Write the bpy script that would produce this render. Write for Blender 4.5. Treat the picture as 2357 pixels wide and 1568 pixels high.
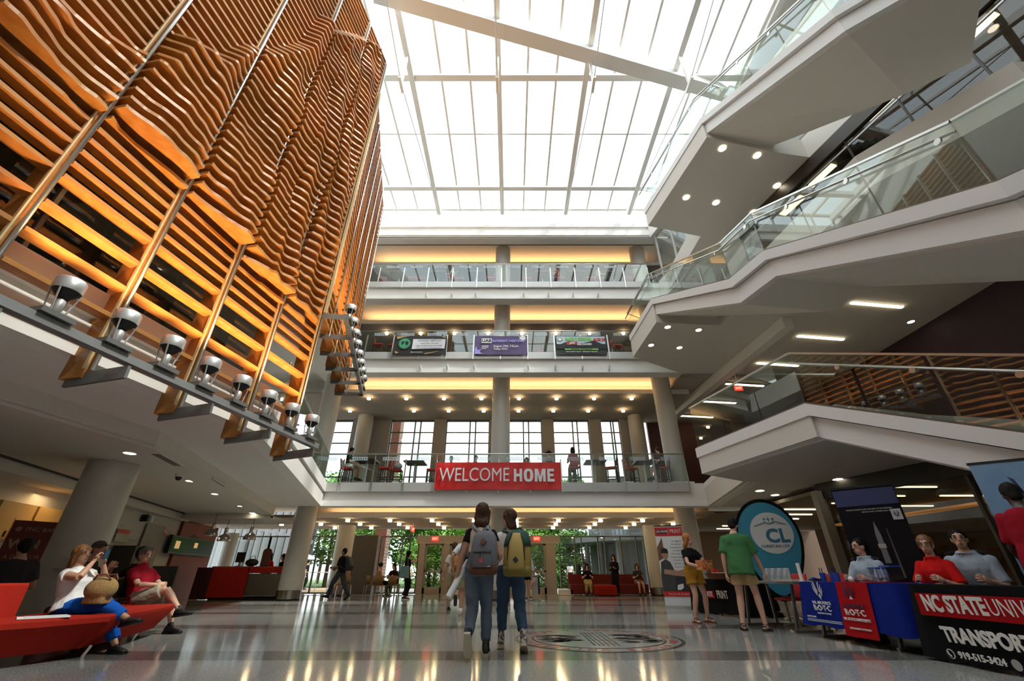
import bpy, bmesh, math, random
from mathutils import Vector, Matrix, noise
R=math.radians; PI=math.pi
random.seed(7)
for _o in list(bpy.data.objects): bpy.data.objects.remove(_o)
SC=bpy.context.scene; COL=SC.collection
# ---------------------------------------------------------------- camera, sky, exposure
cam_d=bpy.data.cameras.new('camera'); cam=bpy.data.objects.new('camera',cam_d); COL.objects.link(cam)
cam.location=(0,0,.85); cam.rotation_euler=(R(90+28.9),0,0)
cam_d.sensor_width=36; cam_d.lens=14.892; cam_d.clip_start=.05; cam_d.clip_end=300
SC.camera=cam
SC.view_settings.view_transform='Standard'; SC.view_settings.look='None'
SC.view_settings.exposure=0.0; SC.view_settings.gamma=1.0; SC.view_settings.use_curve_mapping=False
SKY=3.3
w=bpy.data.worlds.new('sky'); SC.world=w; w.use_nodes=True
_n=w.node_tree.nodes; _l=w.node_tree.links; _bg=_n['Background']
_tc=_n.new('ShaderNodeTexCoord'); _nz=_n.new('ShaderNodeTexNoise'); _nz.inputs['Scale'].default_value=1.6; _nz.inputs['Detail'].default_value=5
_cr=_n.new('ShaderNodeValToRGB'); _cr.color_ramp.elements[0].position=.38; _cr.color_ramp.elements[0].color=(.80,.91,1,1)
_cr.color_ramp.elements[1].position=.6; _cr.color_ramp.elements[1].color=(1,1,1,1)
_l.new(_tc.outputs['Generated'],_nz.inputs['Vector']); _l.new(_nz.outputs['Fac'],_cr.inputs['Fac']); _l.new(_cr.outputs['Color'],_bg.inputs['Color'])
_bg.inputs['Strength'].default_value=SKY
SC.cycles.use_denoising=True; SC.cycles.max_bounces=8; SC.cycles.diffuse_bounces=4; SC.cycles.glossy_bounces=3; SC.cycles.transparent_max_bounces=16; SC.cycles.use_adaptive_sampling=True; SC.cycles.adaptive_threshold=.08; SC.cycles.adaptive_min_samples=16
SC.cycles.sample_clamp_indirect=6; SC.cycles.caustics_reflective=False; SC.cycles.caustics_refractive=False
# the sun behind thin cloud, high over the skylight
sun_d=bpy.data.lights.new('sun','SUN'); sun_d.energy=6.0; sun_d.angle=R(5); sun_d.color=(1,.96,.88)
sun=bpy.data.objects.new('sun',sun_d); COL.objects.link(sun); sun.rotation_euler=Vector((-.60,.22,-.77)).to_track_quat('-Z','Y').to_euler()
# ---------------------------------------------------------------- materials
MATS={}
def mat(name,col,rough=.55,metal=0.,spec=.5,emit=None,est=0.,bump=None,vary=None,coat=0.,alpha=None):
    """col rgb; vary=(scale,amount,col2) noise colour variation; bump=(scale,strength)"""
    if name in MATS: return MATS[name]
    m=bpy.data.materials.new(name); m.use_nodes=True; nt=m.node_tree; b=nt.nodes['Principled BSDF']
    b.inputs['Base Color'].default_value=(*col,1); b.inputs['Roughness'].default_value=rough
    b.inputs['Metallic'].default_value=metal; b.inputs['Specular IOR Level'].default_value=spec
    if coat: b.inputs['Coat Weight'].default_value=coat; b.inputs['Coat Roughness'].default_value=.1
    if emit: b.inputs['Emission Color'].default_value=(*emit,1); b.inputs['Emission Strength'].default_value=est
    tc=None
    if vary or bump: tc=nt.nodes.new('ShaderNodeTexCoord')
    if vary:
        n=nt.nodes.new('ShaderNodeTexNoise'); n.inputs['Scale'].default_value=vary[0]; n.inputs['Detail'].default_value=4
        r=nt.nodes.new('ShaderNodeValToRGB'); r.color_ramp.elements[0].position=.5-vary[1]; r.color_ramp.elements[1].position=.5+vary[1]
        r.color_ramp.elements[0].color=(*col,1); r.color_ramp.elements[1].color=(*vary[2],1)
        nt.links.new(tc.outputs['Object'],n.inputs['Vector']); nt.links.new(n.outputs['Fac'],r.inputs['Fac']); nt.links.new(r.outputs['Color'],b.inputs['Base Color'])
    if bump:
        n=nt.nodes.new('ShaderNodeTexNoise'); n.inputs['Scale'].default_value=bump[0]; n.inputs['Detail'].default_value=3
        k=nt.nodes.new('ShaderNodeBump'); k.inputs['Strength'].default_value=bump[1]; k.inputs['Distance'].default_value=.02
        nt.links.new(tc.outputs['Object'],n.inputs['Vector']); nt.links.new(n.outputs['Fac'],k.inputs['Height']); nt.links.new(k.outputs['Normal'],b.inputs['Normal'])
    MATS[name]=m; return m
def glass_mat(name,tint,ior=1.5):
    m=bpy.data.materials.new(name); m.use_nodes=True; nt=m.node_tree
    for n in list(nt.nodes):
        if n.type!='OUTPUT_MATERIAL': nt.nodes.remove(n)
    out=[n for n in nt.nodes if n.type=='OUTPUT_MATERIAL'][0]
    t=nt.nodes.new('ShaderNodeBsdfTransparent'); t.inputs[0].default_value=(*tint,1)
    g=nt.nodes.new('ShaderNodeBsdfGlossy'); g.inputs['Roughness'].default_value=.0; g.inputs['Color'].default_value=(1,1,1,1)
    lw=nt.nodes.new('ShaderNodeLayerWeight'); lw.inputs['Blend'].default_value=.5; f0=((ior-1)/(ior+1))**2   # thin pane: Schlick on both faces
    pw=nt.nodes.new('ShaderNodeMath'); pw.operation='POWER'; pw.inputs[1].default_value=5; nt.links.new(lw.outputs['Facing'],pw.inputs[0])
    f=nt.nodes.new('ShaderNodeMath'); f.operation='MULTIPLY_ADD'; f.inputs[1].default_value=1-f0; f.inputs[2].default_value=f0; nt.links.new(pw.outputs[0],f.inputs[0])
    x=nt.nodes.new('ShaderNodeMixShader'); nt.links.new(f.outputs[0],x.inputs[0]); nt.links.new(t.outputs[0],x.inputs[1]); nt.links.new(g.outputs[0],x.inputs[2])
    nt.links.new(x.outputs[0],out.inputs['Surface']); MATS[name]=m; return m
def emis(name,col,st):
    return mat(name,(0,0,0) if st>1.5 else col,.5,emit=col,est=st)
WHITE=mat('white_paint',(.82,.795,.75),.6)
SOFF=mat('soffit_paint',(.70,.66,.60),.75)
LOWC=mat('ceiling_taupe',(.44,.385,.32),.8)
BOUNCEDK=mat('bounce_dark',(.10,.085,.075),.9)  # dark tone for the added balcony floor sheets, keeps ceilings dim
TRIM=mat('bright_trim',(.86,.84,.80),.5)
COLM=mat('column_paint',(.50,.485,.435),.42,vary=(3,.3,(.53,.515,.46)))
STEEL=mat('brushed_steel',(.62,.61,.58),.32,1.)
DSTEEL=mat('grey_steel_paint',(.20,.20,.195),.4,.55)
ROOFW=mat('roof_steel_white',(.83,.82,.79),.45)
BLACK=mat('black',(.012,.012,.013),.45)
DARK=mat('dark_wall',(.055,.042,.034),.7)
BEIGE=mat('beige_wall',(.50,.44,.36),.7)
TAUPE=mat('door_taupe',(.36,.32,.265),.5)
RED=mat('red_paint',(.50,.02,.012),.45)
CHAN=mat('channel_metal',(.52,.52,.50),.4,.3)
GLASS=glass_mat('rail_glass',(.88,.94,.91),1.72)
SKYG=glass_mat('skylight_glass',(.95,.97,.97),1.35)
WING=glass_mat('window_glass',(.90,.93,.92))
DARKG=glass_mat('tinted_glass',(.50,.49,.45),1.6)
WARM=(1,.56,.23)
LAMPM=emis('lamp_warm',(1,.70,.36),26)
DISC=emis('downlight_disc',(1,.88,.66),14)
LIN=emis('linear_lamp',(1,.84,.55),9)
def wood():
    m=mat('slat_wood',(.6,.28,.08),.42,spec=.35); nt=m.node_tree; b=nt.nodes['Principled BSDF']
    tc=nt.nodes.new('ShaderNodeTexCoord'); mp=nt.nodes.new('ShaderNodeMapping'); mp.inputs['Scale'].default_value=(3,3,60)
    n=nt.nodes.new('ShaderNodeTexNoise'); n.inputs['Scale'].default_value=2.2; n.inputs['Detail'].default_value=6
    n2=nt.nodes.new('ShaderNodeTexNoise'); n2.inputs['Scale'].default_value=1.1
    r=nt.nodes.new('ShaderNodeValToRGB'); e=r.color_ramp.elements
    e[0].position=.3; e[0].color=(.40,.155,.035,1); e[1].position=.72; e[1].color=(.58,.26,.075,1)
    mx=nt.nodes.new('ShaderNodeMixRGB'); mx.blend_type='MULTIPLY'; mx.inputs[0].default_value=.25
    nt.links.new(tc.outputs['Object'],mp.inputs[0]); nt.links.new(mp.outputs[0],n.inputs['Vector']); nt.links.new(n.outputs['Fac'],r.inputs[0])
    nt.links.new(tc.outputs['Object'],n2.inputs['Vector']); nt.links.new(r.outputs[0],mx.inputs[1]); nt.links.new(n2.outputs['Color'],mx.inputs[2]); nt.links.new(mx.outputs[0],b.inputs['Base Color'])
    return m
WOOD=wood()
SLATEDGE=mat('slat_edge_pale',(.74,.57,.38),.55,vary=(40,.4,(.66,.48,.29)))  # slat front faces, paler than the slat wood
PALEWOOD=mat('pale_board',(.62,.46,.25),.5,vary=(6,.3,(.55,.38,.18)))
def floor_mat():
    m=mat('terrazzo',(.4,.4,.37),.1,spec=.5); nt=m.node_tree; b=nt.nodes['Principled BSDF']; N=nt.nodes.new; L=nt.links.new
    tc=N('ShaderNodeTexCoord'); sp=N('ShaderNodeSeparateXYZ'); L(tc.outputs['Object'],sp.inputs[0])
    a=N('ShaderNodeMath'); a.operation='ADD'; a.inputs[1].default_value=-5.92+3.15*40; L(sp.outputs['Y'],a.inputs[0])
    md=N('ShaderNodeMath'); md.operation='MODULO'; md.inputs[1].default_value=3.15; L(a.outputs[0],md.inputs[0])
    lt=N('ShaderNodeMath'); lt.operation='LESS_THAN'; lt.inputs[1].default_value=.66; L(md.outputs[0],lt.inputs[0])
    n=N('ShaderNodeTexNoise'); n.inputs['Scale'].default_value=55; n.inputs['Detail'].default_value=3; L(tc.outputs['Object'],n.inputs['Vector'])
    r=N('ShaderNodeValToRGB'); r.color_ramp.elements[0].position=.35; r.color_ramp.elements[0].color=(.26,.26,.235,1); r.color_ramp.elements[1].position=.66; r.color_ramp.elements[1].color=(.43,.43,.40,1); L(n.outputs['Fac'],r.inputs[0])
    r2=N('ShaderNodeValToRGB'); r2.color_ramp.elements[0].position=.35; r2.color_ramp.elements[0].color=(.12,.115,.108,1); r2.color_ramp.elements[1].position=.66; r2.color_ramp.elements[1].color=(.20,.195,.185,1); L(n.outputs['Fac'],r2.inputs[0])
    mx=N('ShaderNodeMixRGB'); L(lt.outputs[0],mx.inputs[0]); L(r.outputs[0],mx.inputs[1]); L(r2.outputs[0],mx.inputs[2])
    v=N('ShaderNodeTexVoronoi'); v.inputs['Scale'].default_value=26; L(tc.outputs['Object'],v.inputs['Vector'])
    lt2=N('ShaderNodeMath'); lt2.operation='LESS_THAN'; lt2.inputs[1].default_value=.10; L(v.outputs['Distance'],lt2.inputs[0])
    # thin joint lines
    jn=N('ShaderNodeMath'); jn.operation='ADD'; jn.inputs[1].default_value=100.; L(sp.outputs['X'],jn.inputs[0])
    jm=N('ShaderNodeMath'); jm.operation='MODULO'; jm.inputs[1].default_value=1.22; L(jn.outputs[0],jm.inputs[0])
    jl=N('ShaderNodeMath'); jl.operation='LESS_THAN'; jl.inputs[1].default_value=.006; L(jm.outputs[0],jl.inputs[0])
    fleck=N('ShaderNodeMixRGB'); L(lt2.outputs[0],fleck.inputs[0]); L(mx.outputs[0],fleck.inputs[1]); fleck.inputs[2].default_value=(.62,.62,.58,1)
    jx=N('ShaderNodeMixRGB'); L(jl.outputs[0],jx.inputs[0]); L(fleck.outputs[0],jx.inputs[1]); jx.inputs[2].default_value=(.14,.135,.12,1)
    L(jx.outputs[0],b.inputs['Base Color'])
    return m
TERR=floor_mat()
# ---------------------------------------------------------------- mesh helpers
TMP=bpy.data.scenes.new('workbench')
def baked(o):
    # evaluate one object in a small side scene and return its mesh
    TMP.collection.objects.link(o); vl=TMP.view_layers[0]; vl.update(); dg=vl.depsgraph
    me=bpy.data.meshes.new_from_object(o.evaluated_get(dg),depsgraph=dg); return me
class MB:
    def __init__(s): s.v=[]; s.f=[]
    def add(s,vs,fs):
        o=len(s.v); s.v+= [tuple(p) for p in vs]; s.f+=[[i+o for i in f] for f in fs]; return s
    def box(s,c,d,rz=0,M=None):
        x,y,z=d[0]/2,d[1]/2,d[2]/2; cs,sn=math.cos(rz),math.sin(rz)
        vs=[]
        for k in ((-x,-y,-z),(x,-y,-z),(x,y,-z),(-x,y,-z),(-x,-y,z),(x,-y,z),(x,y,z),(-x,y,z)):
            if M: p=M@Vector(k); vs.append((p.x+c[0],p.y+c[1],p.z+c[2]))
            else: vs.append((c[0]+k[0]*cs-k[1]*sn,c[1]+k[0]*sn+k[1]*cs,c[2]+k[2]))
        return s.add(vs,[(3,2,1,0),(4,5,6,7),(0,1,5,4),(1,2,6,5),(2,3,7,6),(3,0,4,7)])
    def bar(s,a,b,wd,ht,up=(0,0,1)):
        """box beam from a to b, centred, width wd (horizontal) height ht"""
        a,b=Vector(a),Vector(b); d=(b-a).normalized(); u=Vector(up)
        if abs(d.dot(u))>.99: u=Vector((1,0,0))
        sd=d.cross(u).normalized()*wd/2; u2=sd.cross(d).normalized()*ht/2
        vs=[a-sd-u2,a+sd-u2,a+sd+u2,a-sd+u2,b-sd-u2,b+sd-u2,b+sd+u2,b-sd+u2]
        return s.add(vs,[(0,1,2,3),(7,6,5,4),(4,5,1,0),(5,6,2,1),(6,7,3,2),(7,4,0,3)])
    def prism(s,poly,z0,z1):
        n=len(poly); ar=sum(poly[i][0]*poly[(i+1)%n][1]-poly[(i+1)%n][0]*poly[i][1] for i in range(n))
        if ar<0: poly=list(reversed(poly))
        vs=[(x,y,z0) for x,y in poly]+[(x,y,z1) for x,y in poly]
        return s.add(vs,[tuple(range(n-1,-1,-1)),tuple(range(n,2*n))]+[(i,(i+1)%n,n+(i+1)%n,n+i) for i in range(n)])
    def hull(s,b,t):
        """two same-length rings (lists of xyz), capped"""
        n=len(b); return s.add(list(b)+list(t),[tuple(range(n-1,-1,-1)),tuple(range(n,2*n))]+[(i,(i+1)%n,n+(i+1)%n,n+i) for i in range(n)])
    def loft(s,rings,close=True):
        n=len(rings[0]); vs=[p for r in rings for p in r]; fs=[]
        for k in range(len(rings)-1):
            for i in range(n): fs.append((k*n+i,k*n+(i+1)%n,(k+1)*n+(i+1)%n,(k+1)*n+i))
        if close: fs.append(tuple(range(n-1,-1,-1))); m=(len(rings)-1)*n; fs.append(tuple(range(m,m+n)))
        return s.add(vs,fs)
    def tube(s,pts,r,n=8,cap=True):
        pts=[Vector(p) for p in pts]; rs=r if isinstance(r,(list,tuple)) else [r]*len(pts); rings=[]
        ref=None
        for i,p in enumerate(pts):
            d=(pts[min(i+1,len(pts)-1)]-pts[max(i-1,0)]).normalized()
            if ref is None:
                ref=Vector((0,0,1)) if abs(d.z)<.9 else Vector((1,0,0))
            x=d.cross(ref).normalized(); y=x.cross(d).normalized(); ref=y
            rings.append([p+(x*math.cos(2*PI*k/n)+y*math.sin(2*PI*k/n))*rs[i] for k in range(n)])
        return s.loft(rings,cap)
    def lathe(s,prof,n=20,c=(0,0,0),cap=True):
        rings=[[(c[0]+r*math.cos(2*PI*k/n),c[1]+r*math.sin(2*PI*k/n),c[2]+z) for k in range(n)] for r,z in prof]
        return s.loft(rings,cap)
    def ell(s,c,r,n=12,m=8,M=None):
        rings=[]
        for j in range(m+1):
            t=-PI/2+PI*j/m; cr=max(math.cos(t),.02)
            ring=[]
            for k in range(n):
                p=Vector((r[0]*cr*math.cos(2*PI*k/n),r[1]*cr*math.sin(2*PI*k/n),r[2]*math.sin(t)))
                if M: p=M@p
                ring.append((c[0]+p.x,c[1]+p.y,c[2]+p.z))
            rings.append(ring)
        return s.loft(rings)
    def quad(s,a,b,c,d): return s.add([a,b,c,d],[(0,1,2,3)])
    def mesh(s,name='mesh'):
        me=bpy.data.meshes.new(name); me.from_pydata(s.v,[],s.f); me.update(); return me
    def obj(s,name,m,parent=None,smooth=False,**kw): return mk(name,s.mesh(name),m,parent,smooth,**kw)
def mk(name,me,m,parent=None,smooth=False,label=None,cat=None,group=None,kind=None,loc=None,rot=None):
    o=bpy.data.objects.new(name,me); COL.objects.link(o)
    if m is not None and not me.materials:
        for x in (m if isinstance(m,(list,tuple)) else [m]): me.materials.append(x)
    if smooth: me.shade_smooth()
    if smooth=='auto': me.set_sharp_from_angle(angle=R(40))
    if parent: o.parent=parent
    if loc: o.location=loc
    if rot: o.rotation_euler=rot
    for k,v in (('label',label),('category',cat),('group',group),('kind',kind)):
        if v: o[k]=v
    return o
def struct(o): o['kind']='structure'; return o
def thing(name,label,cat,loc=(0,0,0),rz=0,group=None,kind=None):
    o=bpy.data.objects.new(name,None); COL.objects.link(o); o.empty_display_size=.1
    o.location=loc; o.rotation_euler=(0,0,rz)
    if label: o['label']=label
    if cat: o['category']=cat
    if group: o['group']=group
    if kind: o['kind']=kind
    return o
def dup(root,loc,rz,label=None,scale=None):
    r=root.copy(); COL.objects.link(r); r.location=loc; r.rotation_euler=(0,0,rz)
    if label: r['label']=label
    if scale: r.scale=scale
    for ch in list(root.children):
        c=ch.copy(); COL.objects.link(c); c.parent=r
        for g in ch.children:
            d=g.copy(); COL.objects.link(d); d.parent=c
    return r
def offs(poly,d,closed=False):
    """mitred offset of a plan polyline to its right-hand side by d"""
    out=[]; n=len(poly)
    for i in range(n):
        p=Vector(poly[i][:2]); a=Vector(poly[i-1][:2]) if i>0 else None; b=Vector(poly[i+1][:2]) if i<n-1 else None
        ns=[]
        if a is not None: e=(p-a).normalized(); ns.append(Vector((e.y,-e.x)))
        if b is not None: e=(b-p).normalized(); ns.append(Vector((e.y,-e.x)))
        m=sum(ns,Vector((0,0))).normalized(); k=d/max(m.dot(ns[0]),.35)
        out.append((p.x+m.x*k,p.y+m.y*k))
    return out
def band(poly3,o0,o1,z0,z1):
    """band following a 3d polyline between plan offsets o0,o1 (right-hand) and heights z0,z1 relative to it"""
    a=offs(poly3,o0); b=offs(poly3,o1); m=MB(); rings=[]
    for (x,y),(x2,y2),p in zip(a,b,poly3):
        rings.append([(x,y,p[2]+z0),(x,y,p[2]+z1),(x2,y2,p[2]+z1),(x2,y2,p[2]+z0)])
    m.loft(rings); return m
def text_mesh(body,size,bold=0.,ext=.004,align='CENTER',shear=0.,sx=1.):
    cu=bpy.data.curves.new('lettering','FONT'); cu.body=body; cu.size=size; cu.extrude=ext; cu.offset=bold; cu.align_x=align; cu.align_y='CENTER'; cu.shear=shear; cu.resolution_u=3
    o=bpy.data.objects.new('lettering_tmp',cu); me=baked(o); bpy.data.objects.remove(o); bpy.data.curves.remove(cu)
    if sx!=1.:
        for v in me.vertices: v.co.x*=sx
    return me
def lettering(body,size,m,parent,M,bold=0.,ext=.004,align='CENTER',name='lettering',shear=0.,sx=1.):
    """flat text; M maps text space (x right, y up, z out) to the parent's space"""
    me=text_mesh(body,size,bold,ext,align,shear,sx); me.transform(M); me.materials.clear(); me.materials.append(m)
    return mk(name,me,None,parent)
def frame_M(o,xd,yd):
    x=Vector(xd).normalized(); y=Vector(yd).normalized(); z=x.cross(y).normalized(); y=z.cross(x)
    return Matrix(((x.x,y.x,z.x,o[0]),(x.y,y.y,z.y,o[1]),(x.z,y.z,z.z,o[2]),(0,0,0,1)))
def area_light(name,loc,rot,sx,sy,energy,col,parent=None,spread=None):
    d=bpy.data.lights.new(name,'AREA'); d.shape='RECTANGLE'; d.size=sx; d.size_y=sy; d.energy=energy; d.color=col
    if spread: d.spread=spread
    o=bpy.data.objects.new(name,d); COL.objects.link(o); o.location=loc; o.rotation_euler=rot
    if parent: o.parent=parent
    return o
def spot_light(name,loc,rot,energy,ang,col,parent=None,r=.05):
    d=bpy.data.lights.new(name,'SPOT'); d.energy=energy; d.spot_size=R(ang); d.spot_blend=.6; d.color=col; d.shadow_soft_size=r
    o=bpy.data.objects.new(name,d); COL.objects.link(o); o.location=loc; o.rotation_euler=rot
    if parent: o.parent=parent
    return o
# ================================================================ the setting
FAS=[(-7.2,17.0),(-4.6,7.5),(-6.42,-3.0)]           # edge of the left balcony in plan
struct(MB().box((0,10,-.1),(44,28.4,.2)).obj('floor',TERR))
struct(MB().box((0,-4.2,9.3),(40,.3,18.6)).obj('wall_back',WHITE))
LEV=[(3.94,3.10),(9.60,8.62),(13.52,12.54)]
def rng(a,b,st):
    out=[]; x=a
    while x<=b+1e-6: out.append(x); x+=st
    return out
POSTX=[-.52+1.22*k for k in range(-6,7)]
for i,(zf,zb) in enumerate(LEV):
    n=i+2
    x0,x1=-16,16
    f=struct(MB().box(((x0+x1)/2,20.7,zf-.08),(x1-x0,7.3,.16)).obj('floor_%d'%n,WHITE)); MB().box((0,20.8,zf+.004),(x1-x0,6.9,.008)).obj('bounce_sheet',BOUNCEDK,f)  # added unseen dark sheet; cuts light bounced up to the ceilings
    e=struct(MB().box((.08,17.28,(zb+zf-.16)/2+.0),(14.9,.46,zf-.16-zb)).obj('trim_%d'%n,WHITE))
    MB().box((.06,17.03,zb+.103),(14.7,.1,.2)).obj('edge_strip',TRIM,e)
    # metal channel that carries the balustrade, one panel per bay
    for a,b in zip(POSTX[:-1],POSTX[1:]):
        MB().box(((a+b)/2,16.97,zf-.16),(1.21,.1,.33)).obj('channel_panel',CHAN,e)
CE=[(0,3.10,8.2),(3.94,8.62,8.5),(9.6,12.54,8.5),(13.52,16.43,8.5)]
for i,(zf,zb,xr) in enumerate(CE):
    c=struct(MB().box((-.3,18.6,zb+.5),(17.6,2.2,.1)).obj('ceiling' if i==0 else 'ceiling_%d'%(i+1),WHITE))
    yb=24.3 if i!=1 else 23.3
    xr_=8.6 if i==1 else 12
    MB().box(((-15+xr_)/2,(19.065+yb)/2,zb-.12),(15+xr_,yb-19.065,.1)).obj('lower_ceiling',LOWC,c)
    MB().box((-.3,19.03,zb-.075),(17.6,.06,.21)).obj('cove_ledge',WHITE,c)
    MB().box((-.3,19.62,zb+.2),(17.6,.08,.7)).obj('cove_back',WHITE,c)
    area_light('cove_lamp',(-.2,19.30,zb-.05),(PI,0,0),15.2,.12,(70,95,85,75)[i],WARM,c)
    for x in rng(-6.2,6,3.1):
        MB().box((x,18.0,zb+.445),(.75,.12,.02)).obj('vent_slot',mat('vent_grey',(.42,.40,.36),.6),c)
# roof band and back walls
r=struct(MB().box((.1,17.25,16.91),(15.2,.5,.96)).obj('trim_roof',WHITE))
MB().box((.1,16.98,17.27),(15.2,.12,.24)).obj('roof_band_top',TRIM,r)
MB().box((.1,16.98,16.72),(15.2,.1,.30)).obj('roof_band_bottom',TRIM,r)
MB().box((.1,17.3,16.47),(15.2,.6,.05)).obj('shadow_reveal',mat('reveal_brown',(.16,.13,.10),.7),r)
struct(MB().box((0,23.3,11.1),(32,.2,3.0)).obj('wall_far_third',BEIGE))
struct(MB().box((0,23.3,15.2),(32,.2,3.4)).obj('wall_far_fourth',BEIGE))
struct(MB().box((0,21.3,17.9),(40,8.0,.3)).obj('ceiling_roof_far',WHITE))
struct(MB().box((-12.4,7,18.45),(8.6,22.4,.3)).obj('ceiling_roof_left',WHITE))
struct(MB().box((13.6,7,18.45),(9,22.4,.3)).obj('ceiling_roof_right',WHITE))
# left building block: floors behind the timber screen
LEFTP=[(-7.25,17.05),(-4.6,7.5),(-6.42,-4),(-17,-4),(-17,17.05)]
for i,(zf,zb) in enumerate(LEV):
    ins=-.12 if i==0 else -.45
    p=[(-7.25+ins,17.05),(-4.6+ins,7.5),(-6.42+ins,-4),(-17,-4),(-17,17.05)]
    f=struct(MB().prism(p,zb+.012,zf).obj('floor_left_%d'%(i+2),WHITE))
    if i==0:
        band([(x,y,zf) for x,y in FAS],-.05,.25,-.33,0).obj('upper_fascia',TRIM,f)
        band([(x,y,zf) for x,y in FAS],.0,.3,-.84,-.42).obj('lower_fascia',TRIM,f)
struct(MB().box((-13.1,18.05,2.72),(8.2,2.1,.1)).obj('ceiling_left_far',SOFF)); struct(MB().box((-13.1,17.1,3.3),(8.2,.15,1.2)).obj('trim_left_far',SOFF))
DROP=[(-7.9,-4),(-6.73,5.12),(-6.37,7.53),(-8.95,17.05),(-17,17.05),(-17,-4)]
dc=struct(MB().prism(DROP,2.85,3.12).obj('ceiling_left',SOFF))
MB().prism([(-8.3,-4),(-7.25,5.12),(-6.85,7.53),(-9.5,17.05),(-8.95,17.05),(-6.37,7.53),(-6.73,5.12),(-7.9,-4)],2.80,2.86).obj('ceiling_border',SOFF,dc)
MB().bar((-9.0,5.3,2.845),(-12.8,18.9,2.845),.13,.03).obj('ceiling_slot',BLACK,dc)
MB().prism([(-9.05,5.3),(-12.85,18.9),(-17,18.9),(-17,5.3)],2.62,2.86).obj('ceiling_drop_far',SOFF,dc)
WL=[(-9.6,3.0),(-13.15,20.2)]                          # left wall line in plan
wl=struct(MB().prism([WL[0],WL[1],(-13.4,20.2),(-9.9,3.0)],0,2.8).obj('wall_left',mat('left_wall_paint',(.56,.53,.48),.7)))
struct(MB().box((-16.9,6,8.0),(.2,26,18)).obj('wall_left_outer',DARK))
struct(MB().prism([(-12.1,-4),(-11.2,10.5),(-11.0,17.0),(-11.3,17.0),(-11.5,10.5),(-12.4,-4)],3.94,16).obj('wall_left_upper',mat('left_room_wall',(.17,.13,.10),.8)))
struct(MB().prism([(-6.5,6.0),(-6.2,7.3),(-8.6,17),(-8.9,17),(-6.6,7.3),(-6.9,6.0)],16.2,18.4).obj('wall_left_top',WHITE))
# glass curtain wall between the balcony edge and the screen
cw=struct(MB().bar((-5.02,7.3,3.98),(-6.6,-2.2,3.98),.08,.08).obj('window_1',DSTEEL))
dv=Vector((-1.58,-9.5,0)).normalized(); L=9.6
for k in range(9):
    s0=k*1.21; a=Vector((-5.02,7.3,0))+dv*s0; b=a+dv*1.21
    for j,(z0,z1) in enumerate(((4.02,6.2),(6.25,8.6),(9.65,12.5),(13.55,16))):
        MB().bar((a.x,a.y,(z0+z1)/2),(b.x,b.y,(z0+z1)/2),.012,z1-z0).obj('pane',DARKG,cw)
    MB().bar((a.x,a.y,3.98),(a.x,a.y,16),.05,.08).obj('mullion',DSTEEL,cw)
MB().bar((-5.02,7.3,6.22),(-6.6,-2.2,6.22),.06,.06).obj('transom',DSTEEL,cw)
# sloping white wall panels and lamps inside the left rooms
lr=struct(MB().prism([(-5.6,7.0),(-7.2,-2.5),(-11,-2.5),(-11,7.2)],8.5,8.6).obj('ceiling_left_upper',mat('room_ceiling',(.36,.32,.27),.8)))
for x,y in ((-6.6,4.1),(-6.7,5.2),(-7.6,3.2),(-8.6,5.0),(-6.2,6.3),(-8.0,6.4),(-6.9,2.6)):
    MB().lathe([(.10,0),(.10,.02)],16,(x,y,8.47)).obj('downlight',DISC,lr)
# right building block
L2R=3.75
RB2=[(7.4,17.05),(6.4,12.15),(4.86,11.14),(5.70,7.79),(8.0,8.35),(12.6,9.0),(17,9.0),(17,17.05)]
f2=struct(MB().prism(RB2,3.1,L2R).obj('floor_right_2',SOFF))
e2=[(6.42,12.14,3.94),(7.42,17.0,3.94)]
band(e2,.0,.3,-.36,0).obj('upper_fascia',TRIM,f2); band(e2,.1,.4,-.86,-.42).obj('lower_fascia',TRIM,f2)
RB3=[(7.45,17.04),(4.94,15.44),(5.07,12.72),(7.4,12.95),(8.2,6.74),(9.75,4.6),(17,4.6),(17,17.05)]
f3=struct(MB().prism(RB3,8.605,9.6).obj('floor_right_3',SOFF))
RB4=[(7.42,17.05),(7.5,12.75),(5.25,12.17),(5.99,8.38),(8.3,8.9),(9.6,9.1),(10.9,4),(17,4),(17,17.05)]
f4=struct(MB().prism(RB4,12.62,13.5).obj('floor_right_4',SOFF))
struct(MB().box((11.2,20.9,8.72),(7.2,6.6,.12)).obj('ceiling_right_far',LOWC))
bm=struct(MB().bar((8.75,22.5,8.42),(9.45,12.4,8.42),.35,.42).obj('trim_beam',WHITE))
struct(MB().box((14.75,15,6.2),(.2,20,5.2)).obj('wall_right_purple',mat('purple_wall',(.035,.014,.022),.7)))
struct(MB().box((11.9,24.2,6.2),(8,.2,5.4)).obj('wall_right_far',mat('maroon_wall',(.07,.02,.014),.7)))
struct(MB().box((16.9,6,9.2),(.2,26,18.4)).obj('wall_right',DARK))
# side clerestory wall at the fourth floor, right
cl=struct(MB().bar((7.45,17.0,16.9),(10.9,4.2,16.9),.35,.96).obj('wall_right_upper',WHITE))
MB().bar((7.42,17.0,13.05),(8.6,12.6,13.05),.3,1.05).obj('lower_band',WHITE,cl)
dvr=Vector((3.45,-12.8,0)).normalized()
for k in range(11):
    a=Vector((7.5,16.8,0))+dvr*(k*1.2); b=a+dvr*1.2
    MB().bar((a.x,a.y,13.5),(a.x,a.y,16.45),.08,.09).obj('mullion',CHAN,cl)
    MB().bar((a.x,a.y,15.0),(b.x,b.y,15.0),.012,2.9).obj('pane',WING,cl)
struct(MB().prism([(9.2,17),(12.6,4),(12.9,4),(9.5,17)],13.5,17.4).obj('wall_right_room',mat('grey_room',(.42,.40,.37),.8)))
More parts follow.
